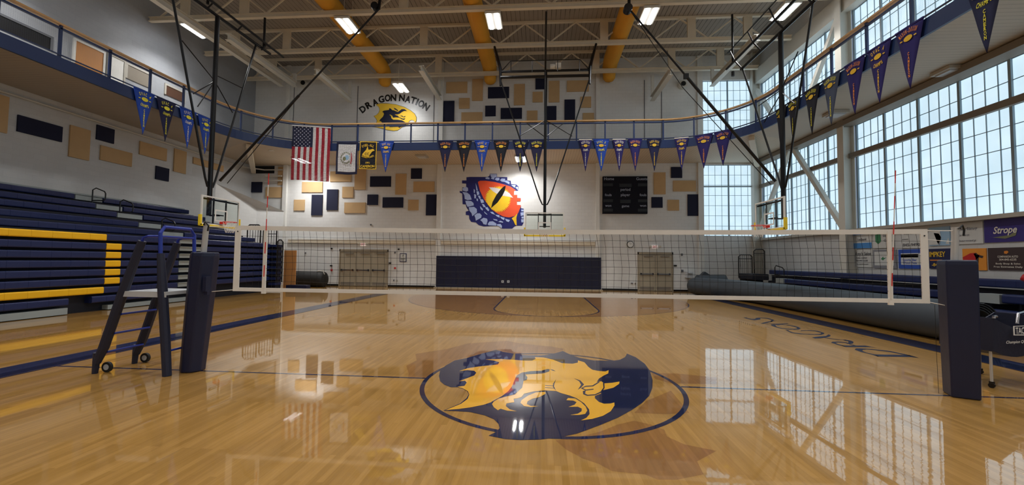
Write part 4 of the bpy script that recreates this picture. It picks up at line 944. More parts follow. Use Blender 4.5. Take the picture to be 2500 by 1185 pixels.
# ------------------------------------------------------------------ left bleachers
BX = -13.7; Y0, Y1, YA0, YA1, Y2 = -16.0, 8.35, 8.4, 9.35, 13.4
o = thing('telescopic_bleacher', 'tall navy and gold telescopic bleacher along the left wall', 'bleacher', (-16, 0, 0))
m = MB(); m.box(XL+.05, BX-.25, Y0, Y2, 0, 2.2)
for k in range(5): m.box(XL+.05, BX-.55-.9*k, Y0, Y2, 2.2+.34*k, 2.45+.34*k)
m.build('understructure', 'riser', o)
m = MB(); m.box(BX-.3, BX-.02, Y0, 4.9, .02, .2); m.box(BX-.3, BX-.05, 6.0, YA1+.4, .02, .16); m.build('kick_board', 'step_grey', o)
def seat(y0, y1, x, z, mt, h=.2, name='seat_row', par=o):
    m = MB(); n = max(1, round((y1-y0)/.46)); w_ = (y1-y0)/n
    for i in range(n): m.rbox(x-.3, x, y0+i*w_, y0+(i+1)*w_-.004, z-h, z, .035)
    m.build(name, mt, par, smooth=False)
ZR = [2.38, 2.10, 1.83, 1.56, 1.29, 1.02, .74, .47]
YG0, YG1 = 5.82, 6.27
for i, z in enumerate(ZR):
    if i in (0, 6): seat(Y0, YG0, BX, z, 'seat_gold'); seat(YG0, Y1, BX, z, 'seat_navy')
    elif i == 7: seat(Y0, 4.9, BX+.0, z, 'seat_navy'); seat(5.5, 7.6, BX, z, 'seat_navy')
    else: seat(Y0, YG0, BX, z, 'seat_navy'); seat(YG0, YG1, BX+.01, z, 'seat_gold'); seat(YG1, Y1, BX, z, 'seat_navy')
    if i < 7: seat(YA1+.05+(0.15 if i > 4 else 0), Y2, BX, z+.02, 'seat_navy')
    m = MB(); m.box(BX-.3, BX-.03, YA0, YA1, z-.17, z-.02); m.box(BX-.3, BX+.0, YA0, YA1, z-.03, z-.01); m.build('aisle_step', 'step_grey', o)
for k, z in enumerate([2.68, 3.01, 3.38, 3.72, 4.08]):
    x = BX-.9*(k+1)+.1; seat(Y0, Y1, x, z, 'seat_navy'); seat(YA1+.05, Y2, x, z, 'seat_navy')
    m = MB(); m.box(x-.5, x-.02, YA0, YA1, z-.2, z-.03); m.build('aisle_step', 'step_grey', o)
m = MB(); m.box(XL+.02, XL+.25, Y0, Y2, 4.1, 4.16); m.build('rear_cap', 'step_grey', o)
for k, x in enumerate((-14.9, -16.7, -17.9)):
    z = 2.7+.36*[0, 2, 3.3][k]; m = MB(); yy = YA0+.4
    m.tube([(x, yy, z-.3), (x, yy, z+.42), (x+.08, yy+.05, z+.5), (x+.45, yy+.05, z+.36), (x+.5, yy+.05, z+.28), (x+.5, yy+.05, z+.05), (x+.4, yy+.05, z), (x, yy, z)], .022, 8); m.build('aisle_rail', 'black', o)
for x0, x1, z0, z1 in ((-15.0, -14.3, 2.3, 3.35), (-14.15, -13.45, 2.2, 3.15), (-13.4, -13.1, .5, 2.6)):
    m = MB(); yy = Y2+.1; m.tube([(x0, yy, z0), (x0, yy, z1-.1), (x0+.1, yy, z1), (x1-.1, yy, z1), (x1, yy, z1-.1), (x1, yy, z0)], .03, 8)
    if z0 > 1: m.tube([(x0, yy, z1-.25), (x1, yy, z1-.25)], .02, 6)
    for t in (.2, .4, .6, .8): m.tube([(x0+(x1-x0)*t, yy, z0), (x0+(x1-x0)*t, yy, z1)], .012, 5)
    m.build('end_rail', 'black', o)
m = MB(); m.box(BX-.4, BX+.25, Y2+.12, Y2+.55, 0.1, 2.25); m.build('end_panel', 'riser', o)
for z in ZR: m = MB(); m.box(BX-.05, BX+.3, Y2+.02, Y2+.5, z-.14, z-.02); m.build('end_cap', 'seat_navy', o)
m = MB(); m.box(-13.75, -13.1, 14.6, 14.66, 0, 2.1); tag(m.build('plywood_board', 'plywood'), 'upright plywood board standing at the end of the left bleachers', 'board')
a = at(665, 692, Y=14.3); m = MB(); m.rbox(-13.3, -12.2, 14.15, 14.5, 0, .3, .03); tag(m.build('floor_block', 'vinyl_navy'), 'low navy padded block on the floor beside the left bleachers', 'block')

# ------------------------------------------------------------------ right bleachers
o = thing('low_bleacher', 'low navy bleacher with black end rails along the window wall', 'bleacher', (11.6, 6, 0))
m = MB(); m.box(11.35, XR-.46, -8, 16.4, 0, .45); m.box(11.75, XR-.46, -8, 16.4, .45, .8); m.box(12.0, XR-.46, -8, 16.4, .8, 1.1); m.build('understructure', 'riser', o)
def seat_r(y0, y1, x, z):
    m = MB(); n = max(1, round((y1-y0)/.46)); w_ = (y1-y0)/n
    for i in range(n): m.rbox(x, x+.32, y0+i*w_, y0+(i+1)*w_-.004, z-.22, z, .04)
    m.build('seat_row', 'seat_navy', o)
seat_r(-8, 16.3, 11.75, 1.36); seat_r(5.9, 14.2, 11.3, .98); seat_r(-8, 5.2, 11.3, 1.0); seat_r(-8, 14.0, 11.0, .62)
for bb in ((11.3, 11.75, 5.25, 5.85, .75, .98), (11.0, 11.3, 5.25, 5.85, .4, .6), (11.3, 11.75, 14.3, 15.0, .75, .98)): m = MB(); m.box(*bb); m.build('aisle_step', 'step_grey', o)
m = MB(); m.box(10.6, 11.5, 16.4, 17.0, .1, 1.1); m.rbox(10.5, 11.3, 15.5, 16.9, .85, 1.15, .04); m.build('end_panel', 'riser', o)
for x0, x1, z0, z1, yy in ((10.5, 11.2, .9, 2.15, 16.9), (11.25, 11.8, 1.0, 2.45, 16.8)):
    m = MB(); m.tube([(x0, yy, z0), (x0, yy, z1-.1), (x0+.1, yy, z1), (x1-.1, yy, z1), (x1, yy, z1-.1), (x1, yy, z0)], .03, 8); m.tube([(x0, yy, z1-.22), (x1, yy, z1-.22)], .02, 6)
    for t in (.15, .3, .45, .6, .75, .9): m.tube([(x0+(x1-x0)*t, yy, z0), (x0+(x1-x0)*t, yy, z1)], .009, 5)
    m.build('end_rail', 'black', o)
m = MB(); x, yy, z = 11.1, 14.6, 1.2; m.tube([(x, yy, .6), (x, yy, z+.3), (x+.05, yy, z+.4), (x+.35, yy, z+.3), (x+.42, yy, z+.2), (x+.42, yy, z-.1), (x, yy, z-.02)], .025, 8); m.build('aisle_rail', 'black', o)

# ------------------------------------------------------------------ big rolled floor cover and small roll
rp = [(9.08, 3.6), (9.1, 6), (9.12, 9), (9.05, 12), (8.7, 14.2), (8.2, 15.6), (7.95, 16.2)]
o = thing('rolled_floor_cover', 'long black rolled floor cover lying beside the right sideline', 'rolled cover', (9, 9, 0))
m = MB(); pts = []; rr = []
for i in range(len(rp)-1):
    for k in range(6):
        t = k/6; pts.append((rp[i][0]*(1-t)+rp[i+1][0]*t, rp[i][1]*(1-t)+rp[i+1][1]*t, .46)); rr.append(.455)
pts += [(8.1, 15.85, .46), (8.02, 16.05, .46), (7.99, 16.15, .46)]; rr += [.43, .33, .1]
pts = pts[:-3]; rr = rr[:-3]
end = Vector(pts[-1])
for d, r_ in ((.15, .44), (.3, .38), (.4, .28), (.45, .1)): pts.append((end.x-.35*d, end.y+.93*d, .46)); rr.append(r_)
m.tube(pts, rr, 32, cap=False); m.build('outer_wrap', 'roll', o, smooth=True)
m = MB(); turns = 3.2; n = 100; P = []
for i in range(n+1):
    a = 2*PI*turns*i/n; r = .30+.155*i/n; P.append((9.08+r*math.cos(a), .46+r*math.sin(a)))
for (x0, z0), (x1, z1) in zip(P, P[1:]):
    m.add([(x0, 3.55, z0), (x1, 3.55, z1), (x1, 5.0, z1), (x0, 5.0, z0)], [(0, 1, 2, 3)])
m.build('coiled_layer', 'roll', o).modifiers.new('s', 'SOLIDIFY').thickness = .02
m = MB(); m.box(9.3, 11.5, 16.9, 17.9, .0, 1.02); 
m = MB(); m.tube([(8.3, 17.3, .45), (8.5, 17.3, .52), (9.9, 17.3, .56), (10.1, 17.3, .45)], [.2, .5, .5, .15], 20); m.poly([(8.6, 17.2, .95), (8.85, 17.2, 1.2), (9.2, 17.2, .98)], thick=(0, .3, 0))
tag(m.build('folded_mat', 'roll', smooth=False), 'dark folded mat lying behind the far end of the long roll', 'mat')
a = at(705, 690, Y=17.0); b = at(787, 690, Y=17.0)
o = thing('rolled_mat', 'short black rolled mat on the floor left of the triple doors', 'rolled mat', ((a.x+b.x)/2, 17.2, 0))
m = MB(); x0, x1 = a.x, b.x; m.tube([(x0+.0, 17.3, .47), (x0+.06, 17.3, .47), (x0+.25, 17.3, .47), (x0+1, 17.3, .46), (x1-.3, 17.3, .44), (x1-.05, 17.3, .44), (x1, 17.3, .44)], [.2, .34, .46, .46, .47, .45, .38], 24); m.build('wrap', 'rubber', o, smooth=True)
m = MB(); m.tube([(x1-.5, 17.2, .92), (x1-.05, 17.15, .98), (x1+.02, 17.15, .75)], .03, 6); m.build('strap', 'steel_white', o)

# ------------------------------------------------------------------ banners on the right wall
X_, Z_ = V(0, -1, 0), V(0, 0, 1)
def ad(x0, y0, x1, y1, base, lb, parts, name='sponsor_banner'):
    p = at(2040+x0/5.435, 520+y0/5.435, X=XR-.03); q = at(2040+x1/5.435, 520+y1/5.435, X=XR-.03)
    ya, yb = p.y, q.y; W = ya-yb; H = W*0+abs(p.z-q.z)
    o = thing(name, lb, 'banner', (XR, (ya+yb)/2, q.z), 'sponsor banners on the window wall')
    m = MB(); m.box(XR-.03, XR-.003, yb, ya, p.z-H, p.z); m.build('sheet', base, o)
    for nm, mt, items in parts:
        m = MB()
        for it in items:
            if it[0] == 't': m.text(it[1], (XR-.038, ya-W*it[2], p.z-H*it[3]), X_, Z_, H*it[4], w=W*it[5] if len(it) > 5 else None, bold=.02, shear=it[6] if len(it) > 6 else 0)
            elif it[0] == 'r': m.box(XR-.035, XR-.03, ya-W*it[3], ya-W*it[1], p.z-H*it[4], p.z-H*it[2])
            elif it[0] == 'p': m.poly([(XR-.037, ya-W*a, p.z-H*b) for a, b in it[1]])
        m.build(nm, mt, o)
ad(235, 250, 480, 470, 'ad_white', 'white banner with blue stripes, first in the upper row behind the net', [('stripe', 'ad_blue', [('r', 0, 0, 1, .22), ('r', 0, .68, 1, 1)]), ('lettering', 'grey_text', [('t', '1stBank', .5, .55, .14, .5)])])
ad(495, 250, 780, 465, 'ad_white', 'white banner with green crest behind the net', [('crest', 'green', [('p', [(.12, .2), (.38, .15), (.4, .6), (.25, .75), (.12, .6)])]), ('lettering', 'grey_text', [('t', 'Dental', .68, .35, .12, .35), ('t', 'Care', .68, .62, .12, .3)])])
ad(870, 250, 1145, 465, 'ad_white', 'pale banner with a phone number ending 845-9490', [('lettering', 'grey_text', [('t', '845-9490', .5, .88, .17, .85), ('t', 'Insurance', .45, .2, .14, .6), ('t', 'agent', .2, .5, .08, .3)])])
ad(1235, 200, 1520, 430, 'ad_sky', 'sky blue banner with white streaks beside the right net post', [('streak', 'ad_white', [('p', [(0, .1), (.55, .2), (.6, .6), (.45, .95), (0, .95)]), ('p', [(.8, .9), (.95, .6), (.98, .95)])]), ('figure', 'ad_grey', [('p', [(.25, .3), (.5, .35), (.6, .55), (.5, 1), (.4, .8)])])])
ad(1525, 150, 1960, 405, 'ad_white', 'white banner with faint grey text right of the net post top', [('lettering', 'ad_grey', [('t', 'Sterling', .5, .35, .14, .7), ('t', 'drug', .4, .62, .1, .4), ('t', 'pharmacy', .5, .88, .09, .6)])])
ad(1965, 100, 2560, 375, 'ad_purple', 'purple banner with white script lettering at the right edge', [('lettering', 'white_letter', [('t', 'Strope', .5, .62, .3, .55, .3)]), ('underline', 'olive', [('p', [(.2, .78), (.6, .72), (.78, .5), (.74, .75), (.5, .86)])])])
ad(235, 495, 490, 725, 'ad_white', 'white salon banner in the lower row behind the net', [('lettering', 'grey_text', [('t', "Amy's Salon", .52, .32, .2, .85, .2), ('t', 'cuts color', .45, .5, .09, .6), ('t', '304 845 2220', .45, .66, .09, .65), ('t', 'by appointment', .5, .85, .07, .6)])])
ad(497, 495, 815, 740, 'ad_grey', 'grey framed white banner with small green leaf behind the net', [('inner_field', 'ad_white', [('r', .06, .1, .88, .85)]), ('leaf', 'green', [('p', [(.35, .5), (.45, .36), (.47, .45), (.58, .42), (.48, .52), (.44, .58)])])])
ad(830, 490, 1150, 745, 'ad_royal', 'royal blue banner with white centre and red lettering', [('inner_field', 'ad_white', [('r', .12, .2, .95, .8)]), ('red_lettering', 'red_letter', [('r', .12, .25, .86, .42)]), ('lettering', 'ad_royal', [('t', 'Sports Bar', .5, .6, .12, .6), ('t', 'Wood Pizza', .5, .75, .12, .6)])])
ad(1235, 480, 1540, 745, 'ad_navy', 'navy banner with large gold capital letters left of the right net post', [('lettering', 'gold_letter', [('t', 'IMPKEY', .4, .4, .26, .72), ('t', '-845-', .35, .88, .16, .42)]), ('rule', 'orange_letter', [('r', .05, .55, .6, .6)])])
ad(1680, 478, 2005, 765, 'ad_orange', 'orange banner with red animal silhouette right of the net post', [('silhouette', 'red_paint', [('p', [(.02, .4), (.2, .3), (.35, .22), (.55, .2), (.62, .3), (.75, .28), (.7, .42), (.6, .5), (.62, .65), (.5, .6), (.3, .62), (.15, .7), (.05, .65)])]), ('shadow_figure', 'ad_brown', [('p', [(.5, .25), (.6, .2), (.7, .3), (.9, .35), (.85, .45), (.7, .4), (.68, .7), (.6, .7), (.58, .45)])])])
ad(2018, 468, 2580, 770, 'ad_brown', 'dark brown banner with white text lines at the right edge', [('lettering', 'white_letter', [('t', 'COMPANION AUTO', .5, .44, .09, .5), ('t', '304-845-6235', .5, .57, .09, .42), ('t', 'Body Shop & Sales', .5, .74, .07, .6), ('t', 'Free Estimates Daily', .5, .88, .07, .7)]), ('badge', 'orange_letter', [('p', [(.42, .16), (.5, .14), (.53, .2), (.48, .28), (.42, .26)])])])

# ------------------------------------------------------------------ court markings
GX = lambda u, v: at(u, v, Z=0)
def onfloor(m, pts, z, mi=0): m.poly([(p[0], p[1], z) for p in pts], mi)
def line(m, a, b, w_, z, mi=0):
    a, b = Vector(a).to_2d(), Vector(b).to_2d(); d = (b-a).normalized(); n = Vector((-d.y, d.x))*w_/2
    m.add([(*(a+n), z), (*(a-n), z), (*(b-n), z), (*(b+n), z)], [(0, 1, 2, 3)], mi)
def ringf(m, c, r0, r1, z, a0=0, a1=360, n=96, mi=0):
    for i in range(n):
        a, b = math.radians(a0+(a1-a0)*i/n), math.radians(a0+(a1-a0)*(i+1)/n)
        m.add([(c[0]+r*math.cos(t), c[1]+r*math.sin(t), z) for t, r in ((a, r0), (a, r1), (b, r1), (b, r0))], [(0, 1, 2, 3)], mi)
o = thing('court_marking', 'navy boundary bands and court lines painted on the maple floor', 'court lines', (0, 0, 0))
m = MB()
for s in (-1, 1): m.box(s*7.64, s*8.27, -14.5, 14.55, 0, .0012)
m.box(-8.14, 8.14, 14.33, 14.83, 0, .0013); m.box(-8.14, 8.14, -14.83, -14.33, 0, .0013); m.build('boundary_band', 'navy_floor', o)
m = MB()
for s in (-1, 1): m.box(s*7.60, s*7.63, -14.3, 14.3, 0, .001); m.box(s*7.615, s*7.60, -14.3, 14.3, 0, .001)
m.build('band_edge_line', 'navy_floor', o)
m = MB(); line(m, (-7.64, 0), (-1.8, 0), .045, .0012); line(m, (1.75, 0), (9.5, 0), .045, .0012); m.build('half_court_line', 'navy_floor', o)
m = MB(); ringf(m, (0, 8.54), 1.80, 1.85, .0016, 180, 360); m.box(-1.86, -1.80, 8.54, 14.33, 0, .0016); m.box(1.80, 1.86, 8.54, 14.33, 0, .0016); line(m, (-1.8, 8.54), (1.8, 8.54), .03, .0016); m.build('key_outline', 'navy_floor', o)
m = MB(); ringf(m, (0, 12.73), 5.99, 6.03, .0014, 180, 360); m.build('three_point_arc', 'navy_floor', o)
m = MB(); P = [(6.0*math.cos(math.radians(a)), 12.73+6.0*math.sin(math.radians(a))) for a in range(180, 361, 4)]+[(6.0, 14.3), (-6.0, 14.3)]
onfloor(m, P, .0006); o2 = m.build('shooting_area', 'stain_floor', o)
m = MB(); P = [(1.8*math.cos(math.radians(a)), 8.54+1.8*math.sin(math.radians(a))) for a in range(180, 361, 6)]+[(1.8, 14.3), (-1.8, 14.3)]
onfloor(m, P, .0011); m.build('key_area', 'floor', o)
for s in (-1, 1):
    m = MB()
    for yy in (9.6, 10.5, 11.4, 12.1): m.box(s*1.86, s*2.1, yy, yy+.06, 0, .0018)
    m.build('lane_mark', 'navy_floor', o)
# side court text, read from the right stands
o = thing('floor_lettering', 'navy DRAGONS lettering painted along the right sideline', 'lettering', (6, 5, 0))
DRG = [
 [(2365,650),(2240,612),(1900,607),(1790,605),(1840,632),(2250,637)],
 [(2365,650),(2200,605),(2000,562),(1800,540),(1640,528),(1560,528),(1545,545),(1620,572),(1760,606),(1840,632),(1850,628),(1790,603),(1690,580),(1640,560),(1650,546),(1700,541),(1800,550),(2000,575),(2200,615)],
 [(1830,527),(1750,512),(1430,510),(1370,490),(1480,492),(1680,492),(1740,505)], [(1430,510),(1320,480),(1245,455),(1260,443),(1330,442),(1450,450),(1440,458),(1330,452),(1300,458),(1330,472),(1400,492)],
 [(1455,432),(1500,430),(1530,445),(1525,465),(1480,472),(1430,465),(1470,450)], [(1430,418),(1500,430),(1450,436),(1400,425)], [(1480,470),(1560,492),(1540,495),(1470,474)],
 [(1000,388),(1060,380),(1180,370),(1210,350),(1240,360),(1230,375),(1190,388),(1110,400),(1040,402)], [(1130,388),(1250,402),(1380,418),(1430,418),(1430,426),(1330,418),(1200,402)],
 [(660,292),(720,296),(700,302),(760,325),(900,342),(1030,348),(1110,342),(1120,330),(1050,312),(940,303),(860,305),(860,298),(960,296),(1080,305),(1150,328),(1160,342),(1120,354),(1000,354),(850,346),(740,332)],
 [(475,228),(500,222),(620,220),(740,235),(830,255),(860,275),(815,275),(805,262),(740,243),(640,228),(530,232)], [(475,228),(530,232),(560,255),(640,272),(740,280),(815,275),(860,275),(830,288),(720,288),(600,275),(510,248)],
 [(350,210),(400,195),(480,180),(560,175),(480,190),(420,205),(380,215)], [(400,212),(600,212),(690,206),(705,215),(600,218),(420,216)],
 [(130,137),(180,133),(175,142),(240,153),(290,150),(285,138),(345,137),(345,160),(240,175),(270,165),(220,162)], [(345,137),(440,140),(520,165),(490,190),(470,183),(490,168),(430,148),(345,143)]]
m = MB()
for pl in DRG: onfloor(m, [at(1790+x/5.208, 750+y/5.208, Z=0) for x, y in pl], .002)
m.build('letter_row', 'navy_floor', o)
# centre circle and dragon emblem
def fz(x, y): return at(950+x/3.125, 820+y/3.125, Z=0)
o = thing('floor_emblem', 'large navy and gold dragon emblem inside a ring at centre court', 'emblem', (0, 0, 0))
m = MB(); ringf(m, (-.04, -.01), 1.725, 1.785, .0016); m.build('centre_ring', 'navy_floor', o)
m = MB(); onfloor(m, [fz(*p) for p in [(380, 310), (388, 272), (430, 230), (500, 190), (590, 172), (700, 140), (760, 125), (815, 108), (870, 125), (960, 140), (1060, 152), (1160, 152), (1240, 142), (1325, 118), (1370, 140), (1450, 170), (1560, 190), (1700, 193), (1760, 185), (1800, 165), (1815, 138), (1880, 165), (1950, 215), (1990, 270), (2010, 340), (2008, 400), (1985, 460), (1930, 515), (1850, 570), (1740, 630), (1620, 680), (1500, 725), (1430, 750), (1300, 778), (1150, 795), (1000, 798), (880, 790), (758, 765), (820, 735), (843, 708), (835, 675), (800, 640), (730, 610), (620, 585), (500, 577), (412, 574), (470, 550), (540, 520), (590, 480), (608, 450), (595, 425), (560, 405), (520, 395), (470, 395), (420, 375), (390, 350)]], .0022); m.build('navy_field', 'navy_floor', o)
GOLD = [(735, 183), (850, 180), (950, 186), (1030, 192), (1090, 192), (1118, 180), (1112, 166), (1180, 168), (1250, 185), (1320, 212), (1400, 216), (1440, 207), (1440, 190), (1490, 205), (1520, 240), (1550, 262), (1600, 272), (1650, 275), (1675, 265), (1672, 290), (1640, 305), (1600, 330), (1585, 355), (1620, 350), (1640, 366), (1700, 362), (1758, 352), (1755, 370), (1710, 400), (1625, 420), (1615, 445), (1570, 462), (1570, 480), (1600, 508), (1640, 522), (1690, 520), (1718, 512), (1720, 535), (1690, 580), (1630, 615), (1550, 638), (1462, 650), (1505, 630), (1530, 600), (1525, 565), (1490, 520), (1430, 480), (1380, 460), (1310, 440), (1275, 425), (1190, 420), (1100, 428), (1030, 445), (1010, 470), (980, 480), (950, 485), (955, 510), (920, 515), (895, 520), (890, 540), (920, 565), (975, 580), (900, 575), (850, 560), (830, 572), (800, 550), (785, 525), (800, 503), (720, 530), (620, 550), (530, 562), (430, 571), (480, 551), (550, 522), (598, 485), (612, 452), (600, 425), (560, 403), (520, 393), (575, 385), (592, 360), (580, 346), (533, 350), (560, 340), (600, 325), (650, 305), (665, 285), (650, 270), (600, 265), (535, 272), (600, 250), (680, 238), (770, 228), (830, 222), (840, 205), (800, 192)]
m = MB(); onfloor(m, [fz(*p) for p in GOLD], .0032)
onfloor(m, [fz(*p) for p in [(1190, 430), (1195, 445), (1150, 470), (1090, 485), (1055, 505), (1050, 525), (1080, 538), (1140, 540), (1080, 548), (1030, 540), (1002, 515), (1010, 495), (1060, 460), (1120, 435)]], .0032)
onfloor(m, [fz(*p) for p in [(1365, 478), (1420, 482), (1465, 510), (1500, 545), (1512, 575), (1495, 600), (1450, 608), (1382, 608), (1440, 598), (1468, 580), (1470, 560), (1440, 545), (1368, 546), (1415, 530), (1430, 510), (1405, 498), (1352, 495)]], .0032)
m.build('gold_figure', 'gold_floor', o)
m = MB()
for pl in [[(1225, 258), (1222, 275), (1180, 290), (1100, 295), (1040, 298), (1055, 320), (1050, 340), (1025, 347), (1015, 400), (960, 450), (880, 470), (830, 485), (800, 505), (790, 512), (780, 508), (860, 465), (910, 425), (940, 385), (955, 345), (975, 305), (1010, 285), (1080, 273), (1160, 270), (1205, 258)],
           [(1275, 335), (1262, 365), (1258, 390), (1275, 425), (1250, 395), (1250, 370)], [(1410, 328), (1460, 345), (1487, 375), (1462, 402), (1440, 415), (1465, 378), (1450, 350)],
           [(1470, 400), (1500, 385), (1550, 383), (1600, 352), (1606, 358), (1556, 390), (1500, 393), (1476, 404)], [(1470, 400), (1500, 414), (1560, 408), (1560, 414), (1500, 422), (1465, 406)], [(1632, 362), (1642, 366), (1644, 402), (1620, 438), (1572, 458), (1510, 462), (1480, 450), (1478, 425), (1500, 420), (1495, 445), (1515, 454), (1570, 450), (1612, 430), (1635, 400)],
           [(1190, 380), (1255, 384), (1255, 388), (1190, 384)], [(1190, 396), (1262, 402), (1262, 406), (1190, 400)], [(1225, 258), (1250, 262), (1272, 274), (1245, 268)]]:
    onfloor(m, [fz(*p) for p in pl], .0042)
m.build('navy_stroke', 'navy_floor', o)
# warm stained state-shaped patch around the emblem
m = MB()
P1 = [(1270, 800), (1350, 870), (1480, 940), (1600, 980), (1700, 1035), (1850, 1050), (1950, 1060), (2050, 1100), (2200, 1100), (2400, 1060), (2350, 960), (2500, 880), (2250, 830), (2120, 770), (2100, 720), (2000, 680), (1870, 650), (1740, 680), (1620, 730), (1430, 780)]
P2 = [(140, 330), (150, 290), (130, 230), (210, 190), (200, 140), (450, 100), (600, 60), (900, 40), (1000, 60), (1250, 85), (1325, 100), (1330, 112), (1240, 140), (1060, 150), (960, 138), (815, 106), (700, 138), (500, 188), (400, 240), (300, 330)]
P3 = [(2000, 285), (2200, 290), (2500, 320), (2500, 370), (2150, 365), (2030, 330)]
P4_ = [(1960, 500), (2150, 420), (2290, 590), (2100, 600), (1870, 590)]
for z, P in ((.0003, P1), (.0003, P2), (.0003, P3), (.0003, P4_)): onfloor(m, [fz(*p) for p in P], z)
K['stain2'] = wood_floor(); nt_, b_ = nodes(K['stain2']); br_ = [n for n in nt_.nodes if n.type == 'TEX_BRICK'][0]
br_.inputs['Color1'].default_value = (*lin((138, 96, 48)), 1); br_.inputs['Color2'].default_value = (*lin((152, 108, 58)), 1)
m.build('state_silhouette', 'stain2', o)
o2.data.materials[0] = K['stain2']

# ------------------------------------------------------------------ volleyball net, posts, stand
NX0, NX1 = -4.80, 4.97
o = thing('volleyball_net', 'volleyball net with white tapes stretched across the centre line', 'volleyball net', (0, 0, 1.2))
def sag(x, a): return a*(1-((x-(NX0+NX1)/2)/((NX1-NX0)/2))**2)
def tape(name, z0, z1, sg):
    m = MB(); n = 30; vs = []
    for i in range(n+1):
        x = NX0+(NX1-NX0)*i/n; d = sag(x, sg)
        vs += [(x, -.005, z0-d), (x, .005, z0-d), (x, .005, z1-d), (x, -.005, z1-d)]
    m.add(vs, [(i*4+j, i*4+(j+1) % 4, i*4+4+(j+1) % 4, i*4+4+j) for i in range(n) for j in range(4)]); m.build(name, 'net_white', o)
tape('top_tape', 2.125, 2.19, .035); tape('bottom_tape', 1.2, 1.255, .0)
m = MB(); n = 97; W = NX1-NX0
for i in range(1, n):
    x = NX0+W*i/n; dr = .04*math.sin(i*.9)*.3; m.tube([(x-.03+dr, 0, 2.13-sag(x, .035)), (x-.01, .004, 1.9), (x+.005+dr, 0, 1.6), (x, 0, 1.25)], .0022, 4, cap=False)
for j in range(1, 9):
    z = 1.255+j*.097; m.tube([(NX0+W*k/40, .004*math.sin(k), z-sag(NX0+W*k/40, .035)*j/9+.003*math.sin(k*1.7)) for k in range(41)], .0022, 4, cap=False)
m.build('net_mesh', 'cord', o)
for x, s in ((NX0, 1), (NX1, -1)):
    m = MB(); m.box(x, x+s*.09, -.007, .007, 1.2, 2.13); m.tube([(x+s*.045, -.008, 2.1), (x+s*.045, -.012, 2.1)], .01, 8, mi=1); m.build('side_tape', ['net_white', 'black'], o)
    m = MB(); m.box(x+s*.46, x+s*.51, -.012, .012, 1.17, 2.16); m.box(x+s*.455, x+s*.515, -.014, .014, 1.17, 1.22); m.build('antenna_sleeve', 'net_white', o)
    m = MB(); xx = x+s*.49; tx_ = xx+(.02 if s > 0 else .1)*1
    for k in range(10): m.tube([V(xx, -.02, 1.25).lerp(V(tx_, -.02, 2.98), k/10), V(xx, -.02, 1.25).lerp(V(tx_, -.02, 2.98), (k+1)/10)], .006, 6, mi=k % 2)
    m.build('antenna', ['net_white', 'rim_red'], o)
m = MB(); m.tube([(NX0+.02, 0, 2.17), (-5.3, 0, 2.17)], .006, 5); m.tube([(NX1-.02, 0, 2.17), (5.33, 0, 2.17)], .006, 5); m.tube([(NX0+.02, 0, 1.22), (-5.2, 0, 1.18)], .006, 5); m.tube([(NX1-.02, 0, 1.22), (5.2, 0, 1.17), (5.22, -.1, .95)], .006, 5); m.tube([(NX1, 0, 2.05), (5.33, 0, 2.02)], .004, 5); m.build('tension_cord', 'net_white', o)
m = MB(); m.tube([(4.85+.2, .02, 1.18), (5.05, .02, .6), (5.06, .02, .02), (5.15, -.05, .01)], .003, 4); m.build('loose_cord', 'cord', o)

def pad_post(x, lb, w0, w1, lean, nsides):
    o = thing('net_post', lb, 'net post', (x, 0, 0), 'padded volleyball posts')
    m = MB(); vs = []; n = nsides
    for k, (z, ww, dx) in enumerate(((0.0, w0, 0), (.6, (w0+w1)/2, lean*.35), (1.2, w1*.98, lean*.7), (1.72, w1, lean*.97), (1.78, w1*.96, lean))):
        for i in range(n):
            a = 2*PI*(i+.5)/n+(.15 if n > 4 else -.44); r = ww/2/math.cos(PI/n)*(1 if n < 10 else 1); vs.append((x+dx+r*math.cos(a), r*math.sin(a), z))
    fs = [(k*n+i, k*n+(i+1) % n, (k+1)*n+(i+1) % n, (k+1)*n+i) for k in range(4) for i in range(n)]+[tuple(reversed(range(n))), tuple(range(4*n, 5*n))]
    m.add(vs, fs); p = m.build('post_pad', 'vinyl_navy', o); bv = p.modifiers.new('b', 'BEVEL'); bv.width = .02; bv.segments = 3
    xt = x+lean
    m = MB(); m.tube([(xt-.03, 0, 1.7), (xt-.0, 0, 2.2)], .038, 14); m.tube([(xt, 0, 2.2), (xt, 0, 2.215)], .042, 14); m.build('post_pole', 'pole_silver', o)
    m = MB(); m.tube([(xt, -.05, 2.19), (xt+.03, -.06, 2.24), (xt+.07, -.04, 2.18), (xt+.06, -.04, 2.1)], .012, 6); m.build('pulley', 'black', o)
    return o, xt
pl, xt = pad_post(-5.39, 'left padded net post beside the referee ladder', .30, .345, .12, 8)
m = MB(); m.box(-5.13, -5.08, -.18, -.1, 1.2, 1.42); m.box(-5.12, -5.07, -.16, -.12, 1.15, 1.2); m.build('winch_flap', 'vinyl_navy', pl)
pr_, xt = pad_post(5.32, 'right padded net post beside the ball cart', .275, .305, .0, 4)
pr_.rotation_euler = (0, 0, .0)

